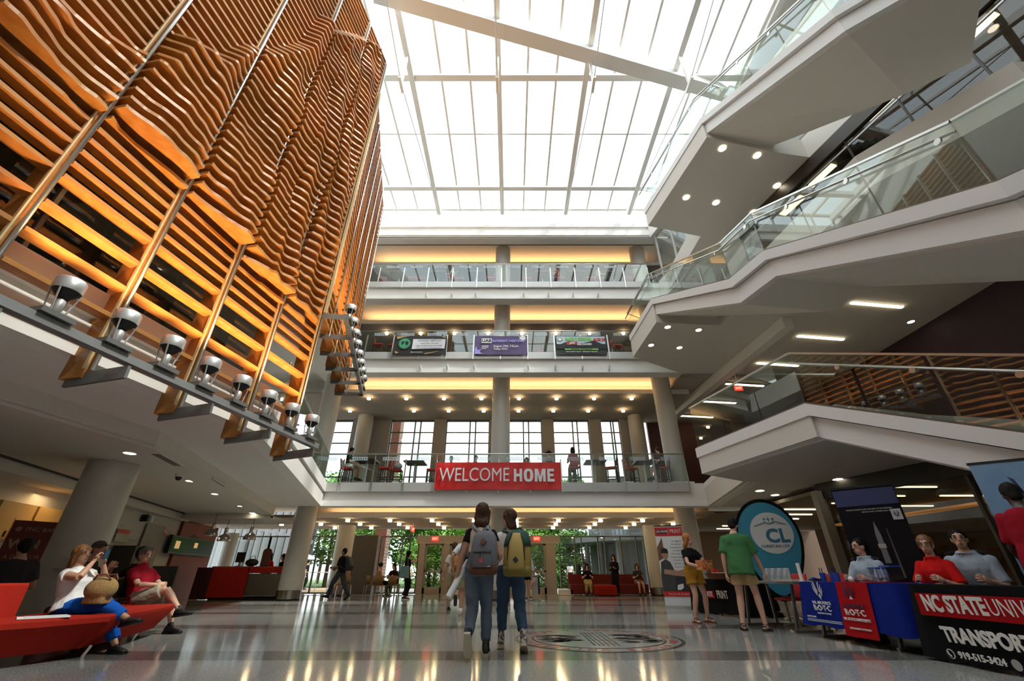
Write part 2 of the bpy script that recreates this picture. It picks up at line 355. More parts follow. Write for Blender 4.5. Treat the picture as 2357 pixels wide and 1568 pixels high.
# glazed third-floor room to the right
rg=struct(MB().bar((8.83,12.38,12.36),(10.9,4.2,12.36),.16,.5).obj('window_2',mat('dark_bronze',(.045,.034,.024),.45)))
d3=Vector((2.07,-8.18,0)).normalized()
MB().bar((8.85,12.3,11.9),(10.9,4.2,11.9),.05,.05).obj('transom',CHAN,rg)
for k in range(6):
    a=Vector((8.83,12.38,0))+d3*(k*1.45); b=a+d3*1.45
    MB().bar((a.x,a.y,10.85),(b.x,b.y,10.85),.012,2.5).obj('pane',DARKG,rg)
    MB().bar((a.x,a.y,9.6),(a.x,a.y,12.2),.05,.05).obj('mullion',rg.data.materials[0],rg)
MB().prism([(9.1,12.4),(11.2,4.2),(16.8,4.2),(16.8,12.4)],12.4,12.5).obj('room_ceiling',mat('room_brown',(.085,.065,.042),.8),rg)
for (x,y,r0) in ((11.2,7.3,.75),(12.2,6.2,.95),(10.9,8.8,.65),(12.6,4.9,.9)):
    MB().lathe([(r0*.92,0),(r0,.06),(r0*.85,.12)],28,(x,y,12.1)).obj('acoustic_cloud',mat('cloud_dark',(.03,.022,.016),.9),rg)
for (x,y) in ((10.35,7.2),(10.2,9.6),(11.2,5.4),(10.0,10.9)):
    MB().box((x,y,12.36),(.26,.9,.05),.25).obj('ceiling_panel_lamp',LIN,rg)
# ---------------------------------------------------------------- storefront at the right of the ground floor
SF=[(8.7,12.6),(11.6,2.4)]
sf=struct(MB().bar((8.7,12.6,2.9),(11.6,2.4,2.9),.14,.42).obj('window_3',mat('bronze_frame',(.03,.026,.022),.4)))
ds=(Vector(SF[1])-Vector(SF[0])).normalized()
for k in range(7):
    a=Vector(SF[0])+ds*(k*1.75); b=a+ds*1.75
    if k<6: MB().bar((a.x,a.y,1.38),(b.x,b.y,1.38),.014,2.7).obj('pane',DARKG,sf)
    MB().bar((a.x,a.y,0),(a.x,a.y,2.75),.07,.12).obj('mullion',sf.data.materials[0],sf)
MB().bar((8.62,12.55,0),(8.62,12.55,2.9),.22,.25).obj('end_post',mat('post_grey',(.30,.27,.23),.5),sf)
struct(MB().box((15.8,12,1.5),(.2,24,3.1)).obj('wall_right_store',mat('store_back',(.10,.065,.04),.8)))
struct(MB().box((12.5,25.0,1.5),(9,.2,3.1)).obj('wall_right_cafe',mat('cafe_back',(.10,.06,.035),.8)))
gl=struct(MB().prism([(8.7,12.7),(11.7,2.4),(16,2.4),(16,25),(7.6,25),(7.6,19),(8.6,17.1)],2.86,2.96).obj('ceiling_store',mat('store_ceiling',(.20,.165,.12),.8)))
for k in range(9):
    MB().box((10.3+.35*(k%3),11.5+1.45*k,2.84),(1.5,.06,.03)).obj('linear_lamp',LIN,gl)
    if k<6: MB().box((13.2,4.5+2.1*k,2.84),(1.6,.07,.03)).obj('linear_lamp',LIN,gl)
MB().box((13.4,11,2.62),(.5,16,.06)).obj('cove_glow_band',emis('orange_glow',(1,.45,.10),.55),gl)  # lit cove; its glow is put into the surface as emission
area_light('store_light',(12.6,9,2.75),(0,0,0),2,8,18,(1,.62,.3),gl)  # unseen area lamp standing in for the store's ceiling lamps
area_light('cafe_light',(11.4,20,2.75),(0,0,0),3,6,22,(1,.58,.28),gl)  # another unseen area lamp, for the cafe ceiling lamps
# ---------------------------------------------------------------- windows and doors of the far side
def grid_window(name,x0,x1,z0,z1,Y,xs,zs,fm,gm,t=.07):
    w=struct(MB().box(((x0+x1)/2,Y,z1),(x1-x0,.1,t)).obj(name,fm))
    MB().box(((x0+x1)/2,Y,z0+t/2),(x1-x0,.1,t)).obj('sill',fm,w)
    X=[x0]+list(xs)+[x1]; Z=[z0]+list(zs)+[z1]
    for x in X: MB().box((x,Y,(z0+z1)/2),(t,.1,z1-z0)).obj('mullion',fm,w)
    for z in zs: MB().box(((x0+x1)/2,Y,z),(x1-x0,.08,t*.8)).obj('transom',fm,w)
    for a,b in zip(X[:-1],X[1:]):
        for c,d in zip(Z[:-1],Z[1:]): MB().box(((a+b)/2,Y,(c+d)/2),(b-a-t,.012,d-c-t*.8)).obj('pane',gm,w)
    return w
MULL=mat('window_mullion',(.16,.165,.165),.4,.5)
zs=[5.35,6.55,7.15,7.75]; n=4
for (a,b) in ((-15.6,-12),(-12,-8.9),(-6.73,-4.34),(-3.65,-1.27),(-.6,1.64),(2.3,4.27),(4.96,6.0)):
    wd=b-a; grid_window('window_%d'%n,a,b,3.98,8.4,23.1,[a+wd*.55,a+wd*.68] if wd<2.6 else [a+wd*.33,a+wd*.66],zs,MULL,WING); n+=1
PIER=mat('pier_grey',(.36,.34,.31),.6)
pw=struct(MB().box((-4.0,23.1,6.2),(.66,.4,4.5)).obj('wall_far_second',PIER))
for x,wd in ((-.93,.66),(1.97,.66),(4.62,.68),(-7.8,2.1),(6.6,1.2)): MB().box((x,23.1,6.2),(wd,.4,4.5)).obj('pier',PIER,pw)
# ground floor far wall: door screen, side lights, glazing
FR=mat('dark_frame',(.10,.095,.085),.4,.4)
for (a,b,xs) in ((-15.8,-12.4,[-14.6,-13.5]),(-12.4,-8.6,[-11.2,-9.9]),(-6.69,-4.74,[-5.6,-5.2]),(2.42,6.75,[3.2,3.55,4.4,4.72,5.55,6.35])):
    grid_window('window_%d'%n,a,b,.02,2.55,24,xs,[],FR,WING,.06); n+=1
dw=struct(MB().box((-1.2,24.0,2.42),(7.3,.3,.34)).obj('wall_door_screen',TAUPE))
for x,wd in ((-4.55,.3),(-3.3,.32),(-2.3,.16),(-.5,.3),(.72,.28),(1.95,.5)): MB().box((x,24.0,1.14),(wd,.26,2.28)).obj('door_post',TAUPE,dw)
MB().box((-1.2,24.0,2.24),(7.2,.34,.05)).obj('door_header',mat('taupe_light',(.44,.40,.33),.5),dw)
PANE=mat('door_backing',(.10,.10,.09),.5)
for k,(a,b) in enumerate(((-4.4,-3.46),(-3.14,-2.38),(-2.22,-.65),(-.35,.58),(.86,1.7))):
    d=struct(MB().box(((a+b)/2,24,.14),(b-a,.06,.28)).obj('door_%d'%(k+1),TAUPE))
    for x in (a+.05,b-.05): MB().box((x,24,1.12),(.1,.06,2.2)).obj('stile',TAUPE,d)
    MB().box(((a+b)/2,24,.98),(b-a,.06,.09)).obj('lock_rail',TAUPE,d); MB().box(((a+b)/2,24,2.18),(b-a,.06,.1)).obj('top_rail',TAUPE,d)
    MB().box(((a+b)/2,24,.62),(b-a-.2,.014,.64)).obj('pane',DARKG,d); MB().box(((a+b)/2,24,1.58),(b-a-.2,.014,1.12)).obj('pane',DARKG,d)
    MB().bar((a+.16,23.9,1.0),(a+.16,23.9,1.3),.03,.03).obj('door_handle',BLACK,d)
struct(MB().box((-7.7,24,1.3),(1.7,.3,2.6)).obj('wall_far_left',mat('far_wall_dark',(.09,.072,.058),.7)))
struct(MB().box((7.4,24,1.3),(1.2,.3,2.6)).obj('wall_far_right',mat('far_wall_brown',(.12,.085,.06),.7)))
# ---------------------------------------------------------------- skylight
sk=thing('skylight_roof','glazed skylight of white steel rafters and panes high over the hall','skylight')
ZR=18.3
RX=[-7.47,-4.0,-.53,2.94,6.41,9.3]; RY=[17.0,15.3,12.35,9.75,6.9,4.2,1.4,-1.4,-4]
for x in RX: MB().bar((x,17.0,ZR),(x,-4,ZR),.21,.36).obj('rafter',ROOFW,sk)
MX=[]
for a,b in zip(RX[:-1],RX[1:]):
    MX+= [a,a+(b-a)/3,a+2*(b-a)/3]
    for t in (1/3,2/3): MB().bar((a+(b-a)*t,17.0,ZR+.12),(a+(b-a)*t,-4,ZR+.12),.085,.14).obj('mullion',ROOFW,sk)
MX.append(RX[-1])
for j,y in enumerate(RY):
    big=j in (1,3,5,7)
    MB().bar((-8,y,ZR+(.02 if big else .14)),(9.4,y,ZR+(.02 if big else .14)),.24 if big else .07,.24 if big else .08).obj('purlin',ROOFW,sk)
gm=MB().box((0,0,0),(1,1,1)).mesh('pane')
gm.materials.append(SKYG)
for a,b in zip(MX[:-1],MX[1:]):
    for c,d in zip(RY[:-1],RY[1:]):
        o=mk('pane',gm,None,sk); o.location=((a+b)/2,(c+d)/2,ZR+.2); o.scale=(b-a-.05,c-d-.04,.012)
# diagonal girder and the tension rods with their struts
MB().bar((-4.6,6.75,ZR-.32),(9.2,10.3,ZR-.32),.34,.5).obj('diagonal_girder',ROOFW,sk)
MB().bar((-4.6,6.75,ZR-.60),(9.2,10.3,ZR-.60),.5,.06).obj('girder_flange',ROOFW,sk)
for x in RX[1:5]:
    nd=Vector((x,8.9,16.35))
    MB().bar((x,8.9,ZR-.1),nd,.09,.09).obj('strut',ROOFW,sk)
    MB().tube([(x,16.9,ZR-.15),nd],.018,6).obj('tension_rod',CHAN,sk); MB().tube([nd,(x,.6,ZR-.15)],.018,6).obj('tension_rod',CHAN,sk)
    MB().bar(nd+Vector((0,-.25,.0)),nd+Vector((0,.3,-.02)),.1,.14).obj('rod_clevis',ROOFW,sk)
# clerestory between roof band and skylight
cs=struct(MB().box((0,16.98,18.5),(17,.14,.12)).obj('window_clerestory',ROOFW))
for a,b in zip(MX[:-1],MX[1:]):
    MB().box((a,16.98,17.9),(.06,.08,1.1)).obj('mullion',ROOFW,cs); MB().box(((a+b)/2,16.98,17.92),(b-a-.06,.012,1.1)).obj('pane',SKYG,cs)
# ---------------------------------------------------------------- columns
def column(x,y,z0,z1,label,base=True,r=.41):
    c=thing('round_column',label,'column',(x,y,z0),group='round columns')
    MB().lathe([(r,0),(r,z1-z0)],40).obj('shaft',COLM,c,smooth='auto')
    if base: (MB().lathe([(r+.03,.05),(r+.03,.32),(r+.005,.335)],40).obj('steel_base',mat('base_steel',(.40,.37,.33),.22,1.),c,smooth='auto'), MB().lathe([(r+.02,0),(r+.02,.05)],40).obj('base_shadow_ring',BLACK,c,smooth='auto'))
    return c
ORD=['ground','second-floor','third-floor','fourth-floor']
for i,(zf,zb,_) in enumerate(CE):
    for x,nm in ((-8.35,'left'),(-.5,'middle'),(7.0,'right')):
        column(x,18.45,zf,zb+.5,'grey round column at the %s of the %s balcony front'%(nm,ORD[i]) if i else 'grey round column with steel base at the %s of the hall far side'%nm,i==0)
    if i<2:
        for x,nm in ((-8.0,'left'),(6.75,'right')):
            column(x,22.4,zf,zb-.1,'brown-lit round column behind the front row, %s of the %s'%(nm,'ground floor' if i==0 else 'second floor'),i==0)
column(-8.2,8.9,0,2.85,'thick grey column rising behind the red sofa at the left',False,.43)
column(-13.6,22.6,0,2.6,'dark slim column beyond the red service counter',True,.3)
# ---------------------------------------------------------------- balustrades
FROST=mat('frosted_pattern',(.62,.72,.80),.6); FROST.node_tree.nodes['Principled BSDF'].inputs['Alpha'].default_value=.72
SM=text_mesh('SSSSSSS',.19,.004,.001); 
for v in SM.vertices: v.co.x*=1.05
SM.materials.clear(); SM.materials.append(FROST)
FLN=['second','third','fourth']
for i,(zf,zb) in enumerate(LEV):
    t=thing('glass_balustrade','clear glass balustrade with frosted S pattern along the %s-floor balcony'%FLN[i],'balustrade',(0,16.93,zf))
    for a,b in zip(POSTX[:-1],POSTX[1:]):
        g=MB().box(((a+b)/2,0,.55),(1.205,.014,1.06)).obj('glass_panel',GLASS,t)
        s=mk('frosted_pattern',SM,None,g); s.location=((a+b)/2,-.012,.90); s.rotation_euler=(PI/2,0,0)
    pm=MB().bar((0,-.03,-.36),(0,-.03,.0),.016,.05).bar((0,-.03,0),(0,.02,.9),.016,.05).mesh('post'); pm.materials.append(STEEL)
    for x in POSTX:
        o=mk('post',pm,None,t); o.location=(x,0,0)
    MB().tube([(POSTX[0],0,1.1),(POSTX[-1],0,1.1)],.024,8).obj('top_rail',STEEL,t,smooth=True)
t=thing('glass_balustrade','glass balustrade on the left balcony behind the timber screen','balustrade')
pl=offs(FAS,.1); A=Vector((*pl[0],0)); B=Vector((*pl[1],0)); Bc=B
for k in range(7):
    a=A+(Bc-A)*(k/8); b=A+(Bc-A)*((k+1)/8)
    MB().bar((a.x,a.y,4.47),(b.x,b.y,4.47),.014,1.06).obj('glass_panel',GLASS,t)
MB().tube([(A.x,A.y,5.04),(A.x+(Bc.x-A.x)*.88,A.y+(Bc.y-A.y)*.88,5.04)],.024,8).obj('top_rail',STEEL,t,smooth=True)
# ================================================================ timber screens
POLY=[(-7.0,5.7),(-5.2,5.6),(-4.6,5.85),(-3.5,5.75),(-2.5,5.65),(-1.86,5.4),(-.6,5.35),(-.15,5.6),(-.15,7),(-.2,9),(-.28,10.2),(-.22,12.1),(-.24,14.4),(-.66,15.6),(-1.2,15.1),(-1.77,14.2),(-2.4,13.1),(-2.8,13.0),(-3.01,11.2),(-3.5,10),(-3.93,9.3),(-4.2,8.4),(-4.75,8.0),(-4.83,7.2),(-5.35,6.75),(-5.7,6.6),(-7.0,6.1)]
def inside(x,y):
    c=False; n=len(POLY)
    for i in range(n):
        (x1,y1),(x2,y2)=POLY[i],POLY[(i+1)%n]
        if (y1>y)!=(y2>y) and x<(x2-x1)*(y-y1)/(y2-y1)+x1: c=not c
    return c
def edge_d(x,y):
    best=9
    for i in range(len(POLY)):
        a=Vector(POLY[i]); b=Vector(POLY[(i+1)%len(POLY)]); p=Vector((x,y)); ab=b-a
        t=max(0,min(1,(p-a).dot(ab)/ab.length_squared)); best=min(best,(p-a-ab*t).length)
    return best
def relief(s,z):
    if not inside(s,z): return -.02
    e=edge_d(s,z); k=min(1,e/.16)
    n1=noise.noise(Vector((s*1.0,z*.55,3.1))); n2=noise.noise(Vector((s*2.6,z*1.1,8.3))); n3=noise.noise(Vector((s*6.0,z*1.9,1.7)))
    amp=.12+.16*(n1+.25)+.075*n2+.03*n3
    if s>-1.9: amp+=.05*math.sin(s*11+z*1.7)*(1 if z<11.5 else .6)
    amp+=.10*math.exp(-e/.35)
    return -.02+k*max(.05,amp)
def slat_obj(m,name,parent,kind=None):
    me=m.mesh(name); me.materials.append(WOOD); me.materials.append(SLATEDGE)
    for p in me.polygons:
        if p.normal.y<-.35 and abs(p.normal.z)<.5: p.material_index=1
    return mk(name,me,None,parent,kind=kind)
def slat_mesh(x0,x1,z,rel,n,front=None,back=.19):
    xs=[x0+(x1-x0)*i/n for i in range(n+1)]
    ys=[-(rel(x,z) if rel else -.02) for x in xs]
    t=.027; m=MB(); rings=[[(x,y,z-t),(x,y,z+t),(x,back,z+t),(x,back,z-t)] for x,y in zip(xs,ys)]
    m.loft(rings); return m
ZS=[3.2,3.6,4.0,4.4]+[4.8+.2068*k for k in range(55)]
ts=thing('timber_screen','tall orange timber slat screen with a rippled animal-shaped relief, left of the hall','wood screen',(-4.21,8,0),R(80.2))
cand=[]
for b in range(7):
    xa,xb=-1.21*(b+1)+.045,-1.21*b-.045
    for z in ZS: cand.append((b,xa,xb,z))
vis=[c for c in cand if c[0]<5 and not (c[0]==4 and c[3]>9.5)]
rest=[c for c in cand if c not in vis]
vis=vis[:300]; 
rm=MB()
for b,xa,xb,z in [c for c in cand if c not in vis]:
    q=slat_mesh(xa,xb,z,relief,8); rm.add(q.v,q.f)
for b,xa,xb,z in vis:
    plain=not any(inside(x,z) for x in (xa,xa+.3,xa+.6,xa+.9,xb))
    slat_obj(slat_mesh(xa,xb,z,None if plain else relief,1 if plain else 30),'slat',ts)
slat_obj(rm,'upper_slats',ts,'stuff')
for b in range(8):
    x=-1.21*b
    p=MB().box((x,.20,9.4),(.085,.30,13.2)).obj('wood_post',WOOD,ts)
    MB().tube([(x,-.005,2.9),(x,-.005,16.0)],.024,8).obj('pipe',STEEL,p,smooth=True)
    MB().box((x-.06,.03,9.4),(.018,.04,13.0)).obj('edge_strip',PALEWOOD,p)
    br=MB().bar((x,.28,2.78),(x,-.52,2.84),.035,.15).obj('bracket',DSTEEL,ts)
MB().bar((-9,-.47,2.98),(.12,-.47,2.98),.11,.09).obj('lamp_beam',mat('beam_grey',(.30,.305,.31),.4,.5),ts)
tr=thing('timber_screen','narrower return of the orange timber screen beyond its corner','wood screen',(-4.21,8,0),R(103.06))
ZR2=[6.05+.2068*k for k in range(40)]
for b in range(5):
    xa,xb=.96*b+.05,.96*(b+1)-.05
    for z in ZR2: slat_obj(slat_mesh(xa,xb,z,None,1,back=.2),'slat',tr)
for b in range(6):
    x=.96*b
    p=MB().box((x,.22,10.1),(.085,.30,8.3)).obj('wood_post',WOOD,tr); MB().tube([(x,.0,5.9),(x,.0,14.25)],.022,8).obj('pipe',STEEL,p,smooth=True)
    MB().bar((x,.35,5.88),(x,-.5,5.92),.035,.12).obj('bracket',DSTEEL,tr)
MB().box((.03,-.02,10.1),(.14,.05,8.25)).obj('corner_board',PALEWOOD,tr)
MB().bar((0,-.47,5.95),(4.85,-.47,5.95),.1,.1).obj('lamp_beam',DSTEEL,tr)
# uplight lamps on the beams
CANM=mat('lamp_silver',(.60,.60,.60),.35,.7)
def uplight():
    t=thing('uplight','','lamp',group='uplights along the timber screen')
    MB().box((0,0,.03),(.30,.20,.05)).obj('tray',DSTEEL,t)
    for x,y in ((-.1,-.06),(.1,-.06),(-.1,.06),(.1,.06)): MB().tube([(x*.6,y*.8,.05),(x,y,.33)],.008,5).obj('strut',CANM,t)
    MB().lathe([(.03,.08),(.045,.12),(.045,.2),(.03,.23)],14).obj('bulb_can',CANM,t,smooth='auto')
    MB().lathe([(.05,.24),(.11,.31),(.115,.33)],20).obj('reflector',BLACK,t,smooth='auto')
    MB().lathe([(.12,.32),(.125,.34),(.125,.44),(.115,.455)],24).obj('drum',CANM,t,smooth='auto')
    return t
UP=uplight(); first=True
PLC=['nearest the camera','second from the camera','third from the camera','fourth from the camera','fourth from the screen corner','third from the screen corner','second from the screen corner','at the screen corner']
def upl(M,s,z,rz,label,e,tilt):
    global first
    p=M@Vector((s,-.47,z))
    if first: o=UP; o.location=p; o.rotation_euler=(0,0,rz); first=False
    else: o=dup(UP,p,rz)
    o['label']=label
    q=M@Vector((s,-.36,z+.5)); dirv=(M.to_3x3()@Vector((0,tilt,1))).normalized()
    spot_light('uplight_beam',q,dirv.to_track_quat('-Z','Y').to_euler(),e,95,(1,.58,.24),None,.08)
bpy.context.view_layer.update()
Mm=Matrix.Translation((-4.21,8,0))@Matrix.Rotation(R(80.2),4,'Z'); Mr=Matrix.Translation((-4.21,8,0))@Matrix.Rotation(R(103.06),4,'Z')
for k in range(8): upl(Mm,-4.47+.612*k,3.03,R(80.2),'silver uplight on the long grey beam under the screen, '+PLC[k],160,.10)
for k in range(8): upl(Mr,.35+.6*k,6.0,R(103.06),'small silver uplight on the short return beam of the screen, '+('at the corner','second from the corner','third from the corner','fourth from the corner','fourth from the far end','third from the far end','second from the far end','at the far end')[k],60,.10)
# ================================================================ stairs on the right
STAIRW=mat('stair_white',(.80,.78,.76),.55)
def disc(m,p,nrm,r=.05):
    M=Vector(nrm).to_track_quat('Z','Y').to_matrix(); rings=[]
    for z in (0,.025): rings.append([Vector(p)+M@Vector((r*math.cos(2*PI*k/14),r*math.sin(2*PI*k/14),z)) for k in range(14)])
    m.loft(rings); return m
def stair(name,label,pts,W,glass_h=1.08,hand=()):
    """pts near->far top edge of the inner curb; outer side is the right-hand offset"""
    t=thing(name,label,'staircase')
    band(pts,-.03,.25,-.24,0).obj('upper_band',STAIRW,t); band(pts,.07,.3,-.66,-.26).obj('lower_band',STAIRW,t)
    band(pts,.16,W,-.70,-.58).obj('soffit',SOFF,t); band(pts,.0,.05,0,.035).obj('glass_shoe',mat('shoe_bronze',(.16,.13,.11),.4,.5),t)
    o1=offs(pts,.3); o2=offs(pts,W)
    for i in range(len(pts)-1):
        a,b=pts[i],pts[i+1]; dz=b[2]-a[2]
        if abs(dz)>.3:
            n=int(round(abs(dz)/.165))
            for k in range(n):
                t0,t1=k/n,(k+1)/n; z=a[2]+dz*t1-.1
                P=[(o1[i][0]+(o1[i+1][0]-o1[i][0])*u,o1[i][1]+(o1[i+1][1]-o1[i][1])*u) for u in (t0,t1)]+[(o2[i][0]+(o2[i+1][0]-o2[i][0])*u,o2[i][1]+(o2[i+1][1]-o2[i][1])*u) for u in (t1,t0)]
                MB().prism(P,z-.25,z).obj('step',SOFF,t)
        else:
            MB().hull([(*o1[i],a[2]-.55),(*o1[i+1],a[2]-.55),(*o2[i+1],a[2]-.55),(*o2[i],a[2]-.55)],[(*o1[i],a[2]-.1),(*o1[i+1],a[2]-.1),(*o2[i+1],a[2]-.1),(*o2[i],a[2]-.1)]).obj('landing',SOFF,t)
        ln=(Vector(b)-Vector(a)).length; n=max(1,round(ln/1.25)); c=offs(pts,.025)
        for k in range(n):
            q=[]
            for u in (k/n+.004,(k+1)/n-.004):
                q.append((c[i][0]+(c[i+1][0]-c[i][0])*u,c[i][1]+(c[i+1][1]-c[i][1])*u,a[2]+dz*u))
            e=(Vector(q[1])-Vector(q[0])); nx=Vector((e.y,-e.x,0)).normalized()*.006
            V=lambda p,z,s:(p[0]+nx.x*s,p[1]+nx.y*s,p[2]+z)
            MB().hull([V(q[0],.03,-1),V(q[1],.03,-1),V(q[1],.03,1),V(q[0],.03,1)],[V(q[0],glass_h,-1),V(q[1],glass_h,-1),V(q[1],glass_h,1),V(q[0],glass_h,1)]).obj('glass_panel',GLASS,t)
    c=offs(pts,.025)
    rp=[(x,y,p[2]+glass_h+.02) for (x,y),p in zip(c,pts)]
    for a,b in zip(rp[:-1],rp[1:]): MB().bar(a,b,.05,.035).obj('top_rail',STEEL,t)
    c=offs(pts,-.07)
    for (i0,i1) in hand:
        hp=[Vector((*c[i],pts[i][2]+.86)) for i in range(i0,i1+1)]
        h=MB().tube(hp,.021,8).obj('handrail',STEEL,t,smooth=True)
        dm=MB()
        for a,b in zip(hp[:-1],hp[1:]):
            n=max(1,round((b-a).length/1.25))
            for k in range(n):
                p=a.lerp(b,(k+.15)/n); e=(b-a); nrm=Vector((-e.y,e.x,0)).normalized()
                disc(MB(),p-Vector((0,0,.05)),nrm,.045).obj('rail_disc',STEEL,h)
    return t
stair('staircase','white stair with glass sides rising from the ground to the second-floor landing',[(7.62,.69,.05),(5.7,7.79,3.75),(4.86,11.14,3.75),(6.42,12.14,3.75)],2.3,hand=((0,1),))
stair('staircase','white stair with glass sides climbing between second and third floors',[(6.3,2.2,4.7),(5.45,3.3,4.7),(5.38,7.0,6.9),(5.11,7.98,6.9),(5.07,12.72,9.6),(4.94,15.44,9.6),(7.25,16.85,9.6)],2.25,hand=((1,5),))
stair('staircase','highest white stair under the skylight, down from the fourth-floor landing',[(8.2,3.1,11.0),(6.58,4.37,11.0),(5.99,8.38,13.5),(5.25,12.17,13.5),(7.6,12.75,13.5)],2.4,hand=((1,3),))
# ================================================================ lamps in the ceilings
ORDN=['leftmost','second from left','third from left','fourth from left','fifth from left','sixth from left','seventh from left','eighth from left','ninth from left','tenth from left','eleventh from left','twelfth from left']
def lamp_row(proto,pts,labels):
    if isinstance(labels,str):
        if len(pts)>5 and labels.count(' ')<12: pts=sorted(pts,key=lambda p:p[0]/max(p[1],1))
        labels=[ORDN[k]+' '+labels for k in range(len(pts))]
    for k,p in enumerate(pts):
        if k==0: o=proto; o.location=p
        else: o=dup(proto,p,0)
        o['label']=labels if isinstance(labels,str) else labels[k]
def surf_lamp(group,s=1.):
    t=thing('ceiling_lamp','','lamp',group=group)
    MB().lathe([(.085*s,0),(.085*s,.11*s)],16,(0,0,-.13*s)).obj('glass_drum',LAMPM,t,smooth='auto'); MB().lathe([(.10*s,-.02*s),(.10*s,0)],16).obj('rose',CANM,t,smooth='auto')
    return t
XS=[-6.98+1.83*k for k in range(8)]
lamp_row(surf_lamp('drum lamps, second-floor front row'),[(x,19.45,8.44) for x in XS],'small glowing drum lamp in the front ceiling row above the second floor')
lamp_row(surf_lamp('drum lamps, second-floor back row'),[(x,21.25,8.44) for x in [-8.5]+XS[1:]],'small glowing drum lamp in the back ceiling row above the second floor')
lamp_row(surf_lamp('drum lamps, third floor'),[(x+.2,19.9,12.36) for x in XS],'small glowing drum lamp under the third-floor ceiling')
GX=[-10.5+1.78*k for k in range(11)]
lamp_row(surf_lamp('drum lamps, ground front row'),[(x,19.35,2.92) for x in GX if not -8.9<x<-7.9],'glowing drum lamp in the front ceiling row over the entrance')
lamp_row(surf_lamp('drum lamps, ground middle row'),[(x+.03,20.9,2.92) for x in GX],'glowing drum lamp in the middle ceiling row over the entrance')
lamp_row(surf_lamp('drum lamps, ground back row'),[(x+.05,22.6,2.92) for x in GX],'glowing drum lamp in the ceiling row nearest the doors')
def down_lamp(group,r=.09):
    t=thing('downlight','','lamp',group=group); MB().lathe([(r,0),(r,.012)],18,(0,0,-.008)).obj('lens',DISC,t); MB().lathe([(r+.02,-.004),(r+.02,.006),(r,.006),(r,-.004)],18,cap=False).obj('ring',TRIM,t); return t
lamp_row(down_lamp('downlights, left ground ceiling',.085),[(-7.2,8.01,2.845),(-7.86,10.72,2.845),(-8.42,12.63,2.845),(-9.07,15.08,2.845),(-9.66,16.9,2.845),(-10.4,7.2,2.61),(-11.9,8.8,2.61)],'round recessed downlight in the low ceiling over the lounge')
lamp_row(down_lamp('downlights, top landing soffit',.10),[(6.63,8.76,12.6),(7.86,9.02,12.6),(6.21,10.75,12.6),(7.37,10.99,12.6),(9.16,10.23,12.6),(8.95,11.45,12.6),(9.5,4.82,12.6),(10.51,5.13,12.6)],'round recessed downlight in the soffit of the highest landing')
lamp_row(down_lamp('downlights, third-floor landing',.10),[(5.58,13.06,8.61),(6.77,13.27,8.61),(5.38,14.43,8.61),(6.55,14.64,8.61),(14.0,12.7,8.61)],'round recessed downlight in the soffit of the third-floor landing')
lamp_row(down_lamp('downlights, second-floor landing',.11),[(7.27,9.16,3.09),(6.77,11.3,3.09),(8.79,11.81,3.09),(7.6,13.6,3.09),(8.5,14.4,3.09)],'round recessed downlight under the second-floor landing')
lp=thing('linear_lamp','','lamp',group='linear lamps, second-floor right ceiling'); MB().box((0,0,0),(1.9,.1,.04),R(8)).obj('diffuser',LIN,lp); MB().box((0,0,.025),(1.94,.14,.02),R(8)).obj('housing',TRIM,lp)
lamp_row(lp,[(11.97,11.6,8.58),(11.53,13.8,8.58),(11.18,16.1,8.58),(10.86,18.3,8.58),(10.6,20.57,8.58),(10.36,22.83,8.58)],['long thin lamp in the second-floor right ceiling, '+q for q in ('nearest the camera','second from the camera','third from the camera','third from the far wall','second from the far wall','nearest the far wall')])
def spot_head():
    t=thing('spotlight','','spotlight'); MB().bar((0,0,0),(0,0,-.12),.02,.02).obj('stem',TRIM,t); MB().box((0,.0,-.0),(.05,.06,.03)).obj('mount',TRIM,t)
    M=Matrix.Rotation(R(28),3,'X'); h=MB(); rings=[]
    for r,z in ((.045,.08),(.05,.06),(.05,-.1),(.04,-.11)): rings.append([M@Vector((r*math.cos(2*PI*k/14),r*math.sin(2*PI*k/14),z))+Vector((.0,-.05,-.16)) for k in range(14)])
    h.loft(rings).obj('head',TRIM,t,smooth='auto'); return t
for zf,z,xs,nm in ((13,12.86,(-4.16,-2.92,-1.76,.56,1.76,2.96,4.16),'fourth'),(9,8.98,(-4.04,-2.85,-1.66,.72,1.91,3.1,4.27),'third')):
    p=spot_head(); p['group']='spotlights under the %s-floor edge'%nm
    lamp_row(p,[(x,16.93,z+.02) for x in xs],'small white cylinder spotlight hung under the %s-floor balcony edge'%nm)
# exit signs
def exit_sign(p,rz,label,stem=.05):
    t=thing('exit_sign',label,'sign',p,rz); MB().bar((0,0,.1),(0,0,.1+stem),.02,.02).obj('stem',TRIM,t); MB().box((0,0,0),(.34,.05,.2)).obj('plate',emis('exit_red',(1,.05,.03),1.4),t)
    lettering('EXIT',.13,emis('exit_letter',(1,.35,.25),2.2),t,frame_M((0,-.03,0),(1,0,0),(0,0,1)),.004)
exit_sign((-3.92,23.825,2.44),0,'red exit sign above the left entrance door'); exit_sign((1.26,23.825,2.44),0,'red exit sign above the right entrance door')
exit_sign((-4.62,21.5,2.68),R(80),'narrow red exit sign hung edge-on from the entrance ceiling',.19); exit_sign((9.6,16.7,7.75),0,'red exit sign hung from the second-floor right ceiling',.76)
